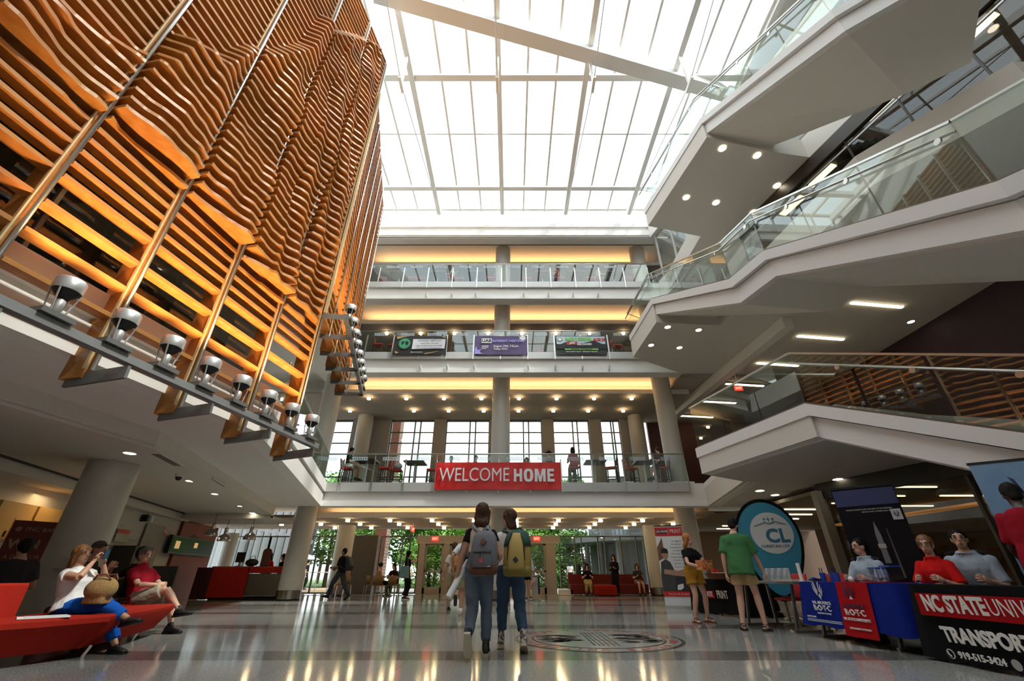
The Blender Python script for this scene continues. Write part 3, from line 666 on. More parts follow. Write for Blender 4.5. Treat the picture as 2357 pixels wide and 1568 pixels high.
# ceiling vents on the left
vt=thing('ceiling_vent','','vent',group='ceiling vents over the lounge')
MB().box((0,0,.0),(.2,1.05,.012)).obj('frame',TRIM,vt)
for k in range(4): MB().box((-.06+.04*k,0,-.008),(.02,1.0,.008)).obj('slat',mat('vent_dark',(.10,.085,.07),.7),vt)
for k,(x,y) in enumerate(((-6.69,8.31),(-7.33,10.88),(-8.02,13.09),(-8.68,15.61),(-9.42,16.9))):
    o=vt if k==0 else dup(vt,(0,0,0),0); o.location=(x,y,2.842 if k else 2.795); o.rotation_euler=(0,0,R(15)); o['label']='slotted air vent in the low left ceiling, %s'%('nearest the sofa','second from the sofa','third from the sofa','second from the steel-based column','nearest the steel-based column')[k]
cv=thing('security_camera','dark dome security camera under the left ceiling','camera',(-7.55,9.9,2.84)); MB().lathe([(.09,-.06),(.09,0)],18).obj('mount',TRIM,cv,smooth='auto'); MB().ell((0,0,-.07),(.065,.065,.07)).obj('dome',BLACK,cv,smooth=True)
# ================================================================ people
def remesh(mb,vox,sm=4,name='body'):
    me=mb.mesh(name); o=bpy.data.objects.new('tmp',me)
    a=o.modifiers.new('r','REMESH'); a.mode='VOXEL'; a.voxel_size=vox; a.use_smooth_shade=True
    if sm: b=o.modifiers.new('s','SMOOTH'); b.factor=.5; b.iterations=sm
    out=baked(o); out.name=name
    bpy.data.objects.remove(o); bpy.data.meshes.remove(me); return out
def wrinkle(me,amp,fx,fz,seed=0.):
    n=len(me.vertices); co=[0.]*(3*n); no=[0.]*(3*n); me.vertices.foreach_get('co',co); me.vertices.foreach_get('normal',no)
    for i in range(0,3*n,3):
        x,y,z=co[i],co[i+1],co[i+2]; h=amp*(noise.noise((x*fx+seed,y*fx,z*fz))+.5*noise.noise((x*fx*2.3,y*fx*2.3+seed,z*fz*2.1)))
        co[i]+=no[i]*h; co[i+1]+=no[i+1]*h; co[i+2]+=no[i+2]*h
    me.vertices.foreach_set('co',co); me.update(); return me
def append_mesh(me,mb):
    bm=bmesh.new(); bm.from_mesh(me); t=mb.mesh('t'); bm.from_mesh(t); bm.to_mesh(me); bm.free(); bpy.data.meshes.remove(t); me.shade_smooth(); return me
def ik(a,t,l1,l2,pole):
    a,t=Vector(a),Vector(t); d=t-a; L=min(max(d.length,.08),(l1+l2)*.995); u=d.normalized(); t=a+u*L
    x=(l1*l1-l2*l2+L*L)/(2*L); h=math.sqrt(max(l1*l1-x*x,0)); p=Vector(pole); p=p-u*p.dot(u)
    p=p.normalized() if p.length>1e-4 else Vector((0,0,1))
    return a+u*x+p*h,t
SKIN={'light':mat('skin_light',(.62,.36,.25),.5),'tan':mat('skin_tan',(.50,.27,.17),.5),'brown':mat('skin_brown',(.20,.10,.06),.5),'dark':mat('skin_dark',(.055,.028,.018),.45)}
def cloth(name,c,c2=None): return mat(name,c,.9,spec=.1,bump=(14,.35),vary=(9,.35,c2) if c2 else None)
HAIR={'brown':mat('hair_brown',(.050,.023,.014),.55,spec=.2,vary=(30,.3,(.09,.045,.025))),'dark':mat('hair_dark',(.012,.009,.008),.6,spec=.15),'red':mat('hair_red',(.36,.13,.035),.6,spec=.2,vary=(30,.3,(.46,.2,.07))),'auburn':mat('hair_auburn',(.20,.075,.022),.45),'grey':mat('hair_grey',(.16,.14,.125),.7,spec=.15),'blonde':mat('hair_blonde',(.42,.24,.08),.5)}
EYE=mat('eye_dark',(.02,.014,.012),.25); LIP=mat('lip',(.40,.14,.11),.5)
def rings_of(P,U,Xv,Fv,spec,g=0.,k=1.,bulk=1.):
    out=[]
    for h,wd,dp,fy in spec:
        c=P+U*h*k+Fv*fy*k; n=18; ring=[]
        for i in range(n):
            a=2*PI*i/n; ca,sa=math.cos(a),math.sin(a)
            e=.9; px=math.copysign(abs(ca)**e,ca); py=math.copysign(abs(sa)**e,sa)
            ring.append(c+Xv*(wd*k*bulk+g)*px+Fv*(dp*k*bulk+g)*py)
        out.append(ring)
    return out
T_M=[(-.10,.115,.09,-.01),(-.03,.158,.115,-.012),(.04,.158,.112,-.01),(.14,.145,.102,0),(.26,.156,.11,.005),(.35,.17,.112,.0),(.41,.165,.098,-.008),(.455,.125,.08,-.012),(.49,.08,.062,-.01),(.53,.056,.055,-.005)]
T_F=[(-.10,.12,.095,-.015),(-.03,.165,.122,-.02),(.04,.155,.112,-.012),(.15,.122,.09,0),(.26,.136,.108,.012),(.34,.146,.108,.008),(.40,.14,.09,-.006),(.445,.10,.072,-.01),(.48,.064,.056,-.008),(.515,.048,.05,-.004)]
def hand(mb,w,d,nrm,k,curl=.5,spread=.1,thumb=1):
    """w wrist, d direction, nrm palm normal (fingers curl that way)"""
    d=Vector(d).normalized(); n=Vector(nrm); n=(n-d*n.dot(d)).normalized(); s=d.cross(n).normalized()*thumb
    w=Vector(w); P=lambda a,b,c: w+d*a*k+s*b*k+n*c*k
    rings=[]
    for a,wd,th in ((-.015,.026,.022),(.02,.034,.018),(.06,.042,.016),(.088,.040,.013)):
        rings.append([P(a,wd*math.cos(t),th*math.sin(t)) for t in [2*PI*i/10 for i in range(10)]])
    mb.loft(rings)
    for i,(off,ln) in enumerate(((.031,.070),(.0105,.080),(-.0105,.074),(-.030,.056))):
        p=P(.078,off,0); dd=(d+s*spread*off*20).normalized(); pts=[p]; ang=0
        for seg,c in ((.45,.7),(.32,1.),(.23,.8)):
            ang+=curl*c; v=dd*math.cos(ang)+n*math.sin(ang); p=p+v*ln*seg*k; pts.append(p)
        mb.tube(pts,[.0098*k,.0095*k,.0085*k,.006*k],7)
    p=P(.02,.030,.006); v=(d*.62+s*.62+n*.42).normalized(); q=p+v*.038*k; v2=(d*.85+s*.25+n*(.35+curl*.4)).normalized(); r=q+v2*.032*k
    mb.tube([p,q,r,r+v2*.012*k],[.014*k,.0125*k,.010*k,.006*k],7)
def person(label,loc,rz,H=1.7,pelvis=None,lean=0,side=0,twist=0,head=(0,0),hands=None,poles=None,feet=None,knees=None,skin='light',top=None,bottom=None,shoes=None,hair=('short','brown'),female=False,bulk=1.,vox=.016,face=False,palm=None,curl=.6,group=None,extras=None,waist=None,detail=True,headscale=1.):
    """local frame: +Y forward, +X right, Z up; angles in degrees"""
    k=H/1.72; t=thing('person',label,'person',loc,rz,group)
    f=feet or [(-.10,0,0,0,0),(.10,0,0,0,0)]
    P=Vector(pelvis) if pelvis else Vector((0,0,.93*k))
    Mx=Matrix.Rotation(R(-lean),3,'X')@Matrix.Rotation(R(side),3,'Y')
    U=Mx@Vector((0,0,1)); X=Matrix.Rotation(R(twist),3,'Z')@Vector((1,0,0)); X=(X-U*X.dot(U)).normalized(); F=U.cross(X).normalized()
    X0=Vector((1,0,0)); F0=Vector((0,1,0)); U0=Vector((0,0,1))
    T=T_F if female else T_M
    B=MB()
    B.loft(rings_of(P,U,X,F,T,0,k,bulk))
    sw=(.150 if female else .175)*k*(1+(bulk-1)*.5); sh=(.395 if female else .405)*k
    SH=[P+U*sh-X*sw,P+U*sh+X*sw]; HP=[P-U0*.02*k-X0*.088*k*bulk**.5,P-U0*.02*k+X0*.088*k*bulk**.5]
    # legs
    KN=[];AN=[]
    for i in (0,1):
        an=Vector(f[i][:3])+Vector((0,0,.085*k)); pol=(knees[i] if knees else (0,1,.05))
        kn,an=ik(HP[i],an,.43*k,.42*k,pol); KN.append(kn); AN.append(an)
        tk=bulk**.6
        B.tube([HP[i]+U0*.02,HP[i].lerp(kn,.3),HP[i].lerp(kn,.75),kn],[.088*k*tk,.084*k*tk,.064*k*tk,.056*k*tk],12)
        c=kn.lerp(an,.3); back=(kn-HP[i]).cross(X0); 
        B.tube([kn,c,kn.lerp(an,.7),an],[.056*k*tk,.058*k*tk,.042*k,.035*k],12)
    # arms
    hd=hands or [(-.24,.05,.80*k),(.24,.05,.80*k)]
    EL=[];WR=[]
    for i in (0,1):
        pol=(poles[i] if poles else ((-.4,-1,-.3) if i==0 else (.4,-1,-.3)))
        el,wr=ik(SH[i],hd[i],.295*k,.255*k,pol); EL.append(el); WR.append(wr); ab=bulk**.5
        B.ell(SH[i],(.054*k*ab,)*3,10,8)
        B.tube([SH[i],SH[i].lerp(el,.5),el],[.052*k*ab,.047*k*ab,.038*k*ab],10); B.tube([el,el.lerp(wr,.3),wr],[.038*k*ab,.039*k*ab,.025*k],10)
    # neck and head
    nb=P+U*(.468 if female else .478)*k; hy,hp=R(head[0]),R(head[1])
    MH=Matrix.Rotation(hy+R(twist),3,'Z')@Matrix.Rotation(hp,3,'X'); hx,hf,hu=MH@Vector((1,0,0)),MH@Vector((0,1,0)),MH@Vector((0,0,1))
    HC=nb+U*.065*k+hu*.115*k+hf*.018*k; s=k*headscale
    def hpnt(a,b,c): return HC+hx*a*s+hf*b*s+hu*c*s
    B.tube([P+U*.45*k,nb+U*.02,HC-hu*.06*s-hf*.015*s],[.068*k,.052*k,.052*k],12)
    B.ell(HC+hu*.015*s-hf*.008*s,(.074*s,.094*s,.104*s),16,12,MH); B.ell(hpnt(0,.028,-.062),(.054*s,.058*s,.055*s),12,8,MH)
    B.ell(hpnt(0,.056,-.092),(.026*s,.022*s,.02*s),10,6,MH)
    if detail:
        B.tube([hpnt(0,.082,.022),hpnt(0,.104,-.022),hpnt(0,.09,-.034)],[.009*s,.0155*s,.012*s],8)
        for a in (-1,1):
            B.ell(hpnt(a*.077,-.008,-.008),(.011*s,.022*s,.032*s),8,6,MH); B.ell(hpnt(a*.033,.082,.034),(.024*s,.012*s,.009*s),8,6,MH)
        B.ell(hpnt(0,.082,-.058),(.026*s,.014*s,.012*s),8,6,MH)
    me=remesh(B,vox,2)
    hm=MB()
    for i in (0,1):
        dr=(WR[i]-EL[i]).normalized(); pn=(palm[i] if palm else ((1,0,0) if i==0 else (-1,0,0)))
        if detail: hand(hm,WR[i],dr,pn,k,curl,thumb=(1 if i==0 else -1)*(1 if True else 1))
        else: hm.ell(WR[i]+dr*.07*k,(.035*k,.035*k,.06*k),8,6,dr.to_track_quat('Z','Y').to_matrix())
    append_mesh(me,hm)
    body=mk('body',me,SKIN[skin],t,True)
    if face:
        for a in (-1,1): MB().ell(hpnt(a*.032,.083,.012),(.012*s,.007*s,.006*s),8,6,MH).obj('eye',EYE,t,smooth=True)
        for a in (-1,1): MB().ell(hpnt(a*.034,.090,.036),(.021*s,.006*s,.004*s),8,5,MH).obj('eyebrow',HAIR[hair[1]],t,smooth=True)
        MB().ell(hpnt(0,.092,-.057),(.025*s,.008*s,.007*s),8,5,MH).obj('mouth',LIP,t,smooth=True)
    if extras:
        if 'moustache' in extras: MB().ell(hpnt(0,.096,-.043),(.028*s,.009*s,.008*s),10,6,MH).obj('moustache',HAIR['dark'],t,smooth=True)
        if 'beard' in extras: mk('beard',wrinkle(remesh(MB().ell(hpnt(0,.05,-.085),(.056*s,.05*s,.05*s),12,8,MH),.012,1),.008,50,30),HAIR['grey'],t,True)
        if 'glasses' in extras:
            gm_=MB()
            for a in (-1,1): gm_.tube([hpnt(a*.033+.027*math.cos(u),.101,.012+.021*math.sin(u)) for u in [2*PI*j/14 for j in range(15)]],.0022*s,5)
            gm_.obj('glasses',BLACK,t,kind='stuff')
    # clothing
    for top in (top if isinstance(top,list) else [top] if top else []):
        C=MB(); g=top.get('g',.016); h0=top.get('hem',-.06)
        sp=[(max(h,h0),w_,d_,fy) for h,w_,d_,fy in T if h>h0-.06][:-1]
        sp=[(h0,(max(sp[0][1],.168 if female else .168) if h0<-.05 else sp[0][1]) if h0<.1 else .14,sp[0][2] if h0<.1 else .1,sp[0][3])]+[q for q in sp if q[0]>h0+.02]
        if h0<=-.1: sp=[(h,max(w_,.158) if h<.3 else w_,max(d_,.112) if h<.3 else d_,fy) for h,w_,d_,fy in sp]
        if top.get('collar'): sp=sp+[(T[-1][0]-.005,T[-1][1]+.012,T[-1][2]+.012,T[-1][3])]
        C.loft(rings_of(P,U,X,F,sp,g,k,bulk*top.get('loose',1.)))
        sl=top.get('sleeve',.55); g=g*.7
        for i in (0,1):
            if sl<=0: 
                continue
            C.ell(SH[i],(.053*k*bulk**.5+g,)*3,12,8)
            if sl<=1: 
                e=SH[i].lerp(EL[i],sl); C.tube([SH[i],SH[i].lerp(EL[i],sl*.5),e],[.052*k*bulk**.5+g,.052*k*bulk**.5+g,(.050*k*bulk**.5+g*1.15)],12)
            else:
                C.tube([SH[i],SH[i].lerp(EL[i],.5),EL[i]],[.056*k+g,.052*k+g,.045*k+g],12); C.tube([EL[i],EL[i].lerp(WR[i],sl-1)],[.045*k+g,.034*k+g],12)
        o=mk(top.get('name','shirt'),wrinkle(remesh(C,vox,2),.013,8,5,rz*7) if detail else remesh(C,vox,2),top['m'],t,True)
        if top.get('collar'):
            for a in (-1,1):
                c0=P+U*.475*k+F*.03*k+X*a*.05*k
                MB().hull([c0+F*.05*k,c0+X*a*.03*k-U*.015*k,c0+X*a*.02*k-F*.05*k,c0-F*.05*k],[c0+F*.045*k+U*.02*k-X*a*.02*k+F*.01,c0+X*a*.012*k+U*.035*k,c0+U*.045*k-F*.06*k,c0-F*.04*k+U*.02*k]).obj('collar',top.get('cm',top['m']),o)
    if bottom:
        C=MB(); g=bottom.get('g',.014); hi=bottom.get('rise',.10)
        sp=[(h,w_,d_,fy) for h,w_,d_,fy in T if h<hi-.02]+[(hi,.15 if not female else .135,.105,0)]
        C.loft(rings_of(P,U if bottom.get('tilt') else U.lerp(U0,.5).normalized(),X.lerp(X0,.5).normalized(),F.lerp(F0,.5).normalized(),sp,g,k,bulk))
        ln=bottom.get('len',1.93); fl=bottom.get('flare',0)
        for i in (0,1):
            tk=bulk**.6; q=min(ln,1)
            r=[.090*k*tk+g,.088*k*tk+g,(.068+.02*fl)*k*tk+g]
            if ln<=1: C.tube([HP[i]+U0*.02,HP[i].lerp(KN[i],q*.5),HP[i].lerp(KN[i],q)],[r[0],r[1],(.088-.022*q+.02*fl)*k*tk+g],14)
            else:
                C.tube([HP[i]+U0*.02,HP[i].lerp(KN[i],.4),KN[i]],r,14); z=KN[i].lerp(AN[i],ln-1)
                C.tube([KN[i],KN[i].lerp(AN[i],(ln-1)*.5),z],[r[2],.060*k*tk+g,(.048+.03*fl)*k+g],14)
        mk(bottom.get('name','trousers' if ln>1 else 'shorts'),wrinkle(remesh(C,vox,2),.011,6,13,rz*5) if detail else remesh(C,vox,2),bottom['m'],t,True)
    # shoes
    sm=shoes or {'m':BLACK}
    for i in (0,1):
        A=AN[i]; yaw,pt=R(f[i][3]),R(f[i][4]); M=Matrix.Rotation(yaw,3,'Z')@Matrix.Rotation(pt,3,'X')
        Q=lambda a,b,c: A+M@Vector((a*k,b*k,(c-.085)*k))
        def ring(y,wd,z0,z1,n=10): return [Q(wd*math.cos(2*PI*j/n),y,(z0+z1)/2+(z1-z0)/2*math.sin(2*PI*j/n)) for j in range(n)]
        if sm.get('sandal'):
            S=MB(); S.loft([ring(-.075,.03,.02,.05),ring(-.05,.034,.02,.09),ring(.05,.042,.02,.075),ring(.12,.045,.02,.05),ring(.165,.03,.02,.04)])
            fo=mk('foot',remesh(S,.012,1),SKIN[skin],t,True)
            MB().hull([Q(-.04,-.085,0),Q(.04,-.085,0),Q(.05,.1,0),Q(.03,.185,0),Q(-.03,.185,0),Q(-.05,.1,0)],[Q(-.04,-.085,.024),Q(.04,-.085,.024),Q(.05,.1,.02),Q(.03,.185,.02),Q(-.03,.185,.02),Q(-.05,.1,.02)]).obj('sandal_sole',sm['m'],t)
            MB().tube([Q(-.047,.09,.02),Q(-.02,.09,.07),Q(.02,.09,.07),Q(.047,.09,.02)],.010*k,6).tube([Q(-.045,.02,.02),Q(-.03,.03,.085),Q(.03,.03,.085),Q(.045,.02,.02)],.010*k,6).tube([Q(-.03,-.06,.07),Q(0,-.085,.07),Q(.03,-.06,.07)],.009*k,6).obj('sandal_straps',sm['m'],t,kind='stuff')
        else:
            hi=sm.get('high',.09)
            S=MB(); S.loft([ring(-.082,.028,.02,.07),ring(-.07,.036,.015,hi),ring(-.01,.038,.015,hi+.005),ring(.05,.044,.015,.085),ring(.12,.048,.015,.065),ring(.17,.042,.015,.055),ring(.195,.02,.02,.04)])
            if hi>.1: S.tube([Q(0,-.02,.06),Q(0,-.015,hi+.05)],[.045*k,.042*k],12)
            so=S.obj('shoe',sm['m'],t,smooth=True)
            MB().hull([Q(-.034,-.088,0),Q(.034,-.088,0),Q(.044,.0,0),Q(.052,.11,0),Q(.034,.19,0),Q(-.034,.19,0),Q(-.052,.11,0),Q(-.044,0,0)],[Q(-.036,-.09,.03),Q(.036,-.09,.03),Q(.046,0,.028),Q(.054,.11,.026),Q(.036,.202,.03),Q(-.036,.202,.03),Q(-.054,.11,.026),Q(-.046,0,.028)]).obj('sole',sm.get('sole',sm['m']),so)
            if sm.get('sock'): MB().tube([AN[i]-U0*.01,AN[i].lerp(KN[i],sm['sock'])],[.043*k,.046*k],12).obj('sock',sm.get('sockm',TRIM),t,smooth=True)
    # hair
    if hair:
        h=MB(); kind,hm_=hair[0],HAIR.get(hair[1]) 
        if kind in('short','crop','bun','bob','long','pony'):
            th=.012 if kind=='crop' else .02
            h.ell(hpnt(0,-.022,.034),((.073+th)*s,(.088+th*.8)*s,(.090+th)*s),16,12,MH)
            if kind in('short','crop'): h.ell(hpnt(0,-.06,-.02),(.066*s,.052*s,.07*s),12,8,MH)
        if kind=='bun': h.ell(hpnt(0,-.11,.05),(.04*s,.04*s,.04*s),10,8,MH)
        if kind in('bob','long'):
            L_=-.16 if kind=='bob' else (hair[2] if len(hair)>2 else -.36)
            zz=[.06,0,-.06,-.12]+([-.16] if kind=='bob' else [-.2,-.28,L_]); rr=[]
            for z in zz:
                wd=.092 if z>-.1 else (.10 if z>-.25 else .085); 
                yc=-.045 if z>-.1 else -.055-(.03 if kind=='long' else 0)
                base=hpnt(0,yc,max(z,-.13))-U0*max(0,-.13-z)*s
                rr.append([base+hx*wd*s*math.cos(2*PI*j/14)+hf*(.055 if z>-.13 else .032)*s*math.sin(2*PI*j/14) for j in range(14)])
            h.loft(rr)
            for a in (-1,1): h.tube([hpnt(a*.055,.045,.09),hpnt(a*.082,.018,.03),hpnt(a*.088,-.012,-.06),hpnt(a*.085,-.02,-.13)],[.02*s,.022*s,.024*s,.018*s],8)
        if kind=='pony': h.tube([hpnt(0,-.10,.03),hpnt(0,-.14,-.03),hpnt(0,-.13,-.16)],[.03*s,.035*s,.015*s],8)
        if kind=='cap':
            c=MB().ell(hpnt(0,-.012,.045),(.088*s,.104*s,.082*s),16,10,MH); mk('cap',remesh(c,.014,1),hair[2],t,True)
            MB().hull([hpnt(-.07,.07,.06),hpnt(.07,.07,.06),hpnt(.05,.17,.045),hpnt(-.05,.17,.045)],[hpnt(-.07,.07,.068),hpnt(.07,.07,.068),hpnt(.05,.17,.053),hpnt(-.05,.17,.053)]).obj('cap_peak',hair[2],t)
            h.ell(hpnt(0,-.05,-.005),(.078*s,.06*s,.07*s),12,8,MH)
        mk('hair',wrinkle(remesh(h,min(vox,.013) if detail else .018,1),.009 if detail else 0,55,9),hm_,t,True)
    return t,dict(P=P,U=U,X=X,F=F,SH=SH,HC=HC,hpnt=hpnt,MH=MH,k=k,WR=WR,EL=EL,KN=KN,AN=AN)
def backpack(label,loc,rz,c,scale,mm,pocket=None,base=None,strap=None,lean=8,style=0,shoulders=None,group=None):
    """c: local centre of the pack (person's local frame, pack at -Y of it)"""
    t=thing('backpack',label,'backpack',loc,rz,group)
    M=Matrix.Translation(c)@Matrix.Rotation(R(-lean),4,'X')@Matrix.Scale(scale,4)
    def tf(m):
        m.v=[tuple(M@Vector(p)) for p in m.v]; return m
    def sq(z,wd,y0,y1,n=16):
        out=[]
        for i in range(n):
            a=2*PI*i/n; ca,sa=math.cos(a),math.sin(a); e=.45
            out.append((wd*math.copysign(abs(ca)**e,ca),(y0+y1)/2+(y1-y0)/2*math.copysign(abs(sa)**e,sa),z))
        return out
    b=MB().loft([sq(-.23,.125,-.13,.03),sq(-.215,.15,-.16,.035),sq(-.1,.158,-.17,.035),sq(.06,.15,-.15,.035),sq(.16,.135,-.12,.035),sq(.215,.10,-.08,.03),sq(.23,.06,-.05,.02)])
    body=tf(b).obj('pack_body',mm,t,smooth=True)
    if base: tf(MB().loft([sq(-.236,.128,-.135,.034),sq(-.22,.154,-.166,.04),sq(-.15,.16,-.172,.04)])).obj('pack_base',base,t,smooth=True)
    pk=pocket or mm
    if style==0:
        p=tf(MB().loft([sq(-.17,.11,-.195,-.13),sq(-.15,.118,-.21,-.13),sq(-.02,.112,-.20,-.13),sq(.0,.105,-.185,-.13)])).obj('front_pocket',pk,t,smooth=True)
        tf(MB().box((0,-.205,-.0),(.225,.02,.028))).obj('pocket_flap',pk,p)
        tf(MB().hull([(-.035,-.142,.10),(0,-.142,.06),(.035,-.142,.10),(0,-.142,.14)],[(-.035,-.166,.10),(0,-.168,.06),(.035,-.166,.10),(0,-.160,.14)])).obj('diamond_patch',mat('leather_patch',(.20,.075,.03),.6),t)
        tf(MB().tube([(-.02,-.215,-.02),(-.02,-.222,-.08)],.005,6)).obj('key_cord',BLACK,t); tf(MB().box((-.01,-.222,-.105),(.035,.012,.045))).obj('key_tag',mat('tag_red',(.55,.06,.08),.5),t)
        tf(MB().box((.075,-.198,-.15),(.035,.006,.035))).obj('label_patch',TRIM,t)
    elif style==1:
        p=tf(MB().loft([sq(-.19,.085,-.22,-.12),sq(-.17,.10,-.235,-.12),sq(.06,.085,-.21,-.12),sq(.17,.06,-.165,-.10),sq(.19,.045,-.14,-.09)])).obj('front_pocket',pk,t,smooth=True)
        tf(MB().loft([sq(.05,.156,-.158,.037),sq(.12,.148,-.14,.04),sq(.18,.13,-.115,.04),sq(.222,.10,-.08,.034),sq(.238,.06,-.05,.02)])).obj('pack_lid',strap,t,smooth=True)
        tf(MB().tube([(-.095,-.2,-.1),(-.085,-.2,.08),(-.05,-.17,.18)],.007,6)).obj('compression_cord',BLACK,t); tf(MB().tube([(.095,-.2,-.1),(.085,-.2,.08),(.05,-.17,.18)],.007,6)).obj('compression_cord',BLACK,t)
        tf(MB().hull([(-.03,-.226,-.1),(0,-.228,-.135),(.03,-.226,-.1),(0,-.222,-.065)],[(-.03,-.24,-.1),(0,-.242,-.135),(.03,-.24,-.1),(0,-.236,-.065)])).obj('diamond_patch',BLACK,t)
    else:
        p=tf(MB().loft([sq(-.17,.11,-.2,-.13),sq(-.04,.105,-.195,-.13),sq(-.02,.09,-.18,-.13)])).obj('front_pocket',pk,t,smooth=True)
    tf(MB().tube([(-.04,.02,.22),(-.03,.01,.265),(.03,.01,.265),(.04,.02,.22)],.011,6)).obj('top_handle',strap or mm,t,smooth=True)
    if shoulders:
        for i,sh in enumerate(shoulders):
            sgn=-1 if i==0 else 1
            a=M@Vector((sgn*.07,.03,.20)); q=M@Vector((sgn*.12,.03,-.18)); shv=Vector(sh); ctr=Vector((shv.x*.62,shv.y,shv.z))
            m=MB(); pts=[a,ctr+Vector((0,-.075,.075)),ctr+Vector((0,.0,.105)),ctr+Vector((sgn*.01,.09,.05)),ctr+Vector((sgn*.03,.13,-.08)),ctr+Vector((sgn*.085,.09,-.2)),q]
            m.tube(pts,.021*scale,8).obj('shoulder_strap',strap or mm,t,smooth=True)
    return t
# ================================================================ furniture and signs
def extr2(poly,M,z0=0.,z1=.004):
    m=MB(); m.hull([M@Vector((x,y,z0)) for x,y in poly],[M@Vector((x,y,z1)) for x,y in poly]); return m
def circ(cx,cy,r,n=40,r2=None): return [(cx+r*math.cos(2*PI*k/n),cy+(r2 or r)*math.sin(2*PI*k/n)) for k in range(n)]
FRONT=lambda p: frame_M(p,(1,0,0),(0,0,1))
def emblem(parent,M,s,m,m2=None):
    """winged star emblem made of feather bars and a diamond star"""
    g=[[(.06,.02),(.16,.50),(.30,.62),(.16,.22),(.10,-.06)],[(.12,-.10),(.26,.26),(.40,.46),(.28,.10),(.16,-.16)],[(.17,-.20),(.30,.02),(.44,.26),(.36,-.02),(.22,-.26)]]
    for sg in (-1,1):
        for q in g:
            p=[(x*sg*s,y*s) for x,y in q]
            extr2(p if sg>0 else list(reversed(p)),M).obj('emblem_feather',m,parent)
    extr2([(0,-.12*s),(.11*s,-.28*s),(0,-.52*s),(-.11*s,-.28*s)],M).obj('emblem_star',m2 or m,parent)
    extr2([(-.17*s,-.27*s),(-.05*s,-.27*s),(-.05*s,-.36*s)],M).obj('emblem_star_point',m2 or m,parent); extr2([(.05*s,-.36*s),(.05*s,-.27*s),(.17*s,-.27*s)],M).obj('emblem_star_point',m2 or m,parent)
INKW=mat('ink_white',(.82,.82,.80),.6); INKB=mat('ink_black',(.015,.015,.017),.6); INKR=mat('ink_red',(.62,.02,.02),.5); INKN=mat('ink_navy',(.03,.03,.09),.6)
# ---- floor seal
seal=thing('floor_seal','large round seal with red lettered ring set into the terrazzo floor','floor emblem',(1.28,7.70,0))
MB().lathe([(1.24,0),(1.24,.004)],72).obj('dark_rim',mat('seal_rim',(.06,.06,.055),.12),seal); MB().lathe([(1.185,.004),(1.185,.006)],72).obj('light_ring',mat('seal_ring',(.36,.33,.30),.12),seal)
MB().lathe([(.985,.006),(.985,.008)],72).obj('inner_rim',INKB,seal)
MB().lathe([(.955,.008),(.955,.010)],72).obj('field',mat('seal_field',(.34,.34,.31),.12),seal)
txt='NORTH CAROLINA STATE UNIVERSITY * 1887 * '; bmx=MB()
for i,ch in enumerate(txt):
    if ch==' ': continue
    a=PI/2-2*PI*i/len(txt); me=text_mesh(ch,.16,.004,.001); M=Matrix.Translation((1.08*math.cos(a),1.08*math.sin(a),.008))@Matrix.Rotation(a-PI/2,4,'Z'); me.transform(M)
    bmx.add([tuple(v.co) for v in me.vertices],[tuple(p.vertices) for p in me.polygons]); bpy.data.meshes.remove(me)
bmx.obj('ring_lettering',mat('seal_red',(.42,.035,.03),.2),seal)
for sx in (-1,1):
    for k in range(26):
        r_=random.uniform(.04,.10); x=sx*random.uniform(.30,.80); y=random.uniform(-.42,.42)
        if math.hypot(x,y)>.86: continue
        MB().hull([(x+r_*1.6*math.cos(a)*random.uniform(.6,1),y+r_*math.sin(a)*random.uniform(.6,1),.010) for a in [2*PI*j/7 for j in range(7)]],[(x,y,.0115)]*7 if False else [(x+r_*1.5*math.cos(2*PI*j/7),y+r_*.9*math.sin(2*PI*j/7),.0118) for j in range(7)]).obj('tree_mark',INKB,seal)
for x in (-.16,-.10,-.04,.03,.10,.17): MB().box((x,.0,.0108),(.018,1.5,.0015)).obj('tower_line',INKB,seal)
for y in (-.55,-.2,.25,.6): MB().box((0,y,.0108),(.36,.016,.0015)).obj('tower_line',INKB,seal)
# ---- hanging banners
def ripple(x,z,amp,seed): return amp*(noise.noise(Vector((x*1.3+seed,z*2.2,seed)))+.6*noise.noise(Vector((x*2.2-z*3.0,z*1.5+x,seed+4))))
def cloth_panel(wd,ht,amp,seed,nx=28,nz=10):
    m=MB(); V=[]
    for j in range(nz+1):
        for i in range(nx+1):
            x=-wd/2+wd*i/nx; z=-ht/2+ht*j/nz; y=ripple(x,z,amp,seed)
            V.append((x,y,z))
    F=[(j*(nx+1)+i,j*(nx+1)+i+1,(j+1)*(nx+1)+i+1,(j+1)*(nx+1)+i) for j in range(nz) for i in range(nx)]
    n=len(V); V2=[(x,y+.006,z) for x,y,z in V]
    m.add(V+V2,F+[tuple(i+n for i in reversed(f)) for f in F]); return m
bn=thing('banner','red vinyl banner with white words hung on the second-floor balustrade','banner',(-.53,16.84,4.175))
cloth_panel(4.85,1.03,.028,2.3,60,16).obj('vinyl',mat('banner_red',(.66,.022,.022),.24,spec=.6,bump=(3.5,.9)),bn,smooth=True)
BW=mat('banner_white',(.80,.80,.80),.5)
lettering('WELCOME',.72,BW,bn,FRONT((-.92,-.045,.02)),0.,.006,sx=.78)
GLY={'H':[(0,0),(.30,0),(.30,.40),(.70,.40),(.70,0),(1,0),(1,1),(.70,1),(.70,.62),(.30,.62),(.30,1),(0,1)],'M':[(0,0),(.24,0),(.24,.62),(.40,0),(.60,0),(.76,.62),(.76,0),(1,0),(1,1),(.70,1),(.5,.36),(.30,1),(0,1)],'E':[(0,0),(1,0),(1,.21),(.36,.21),(.36,.41),(.88,.41),(.88,.61),(.36,.61),(.36,.79),(.98,.79),(.98,1),(0,1)]}
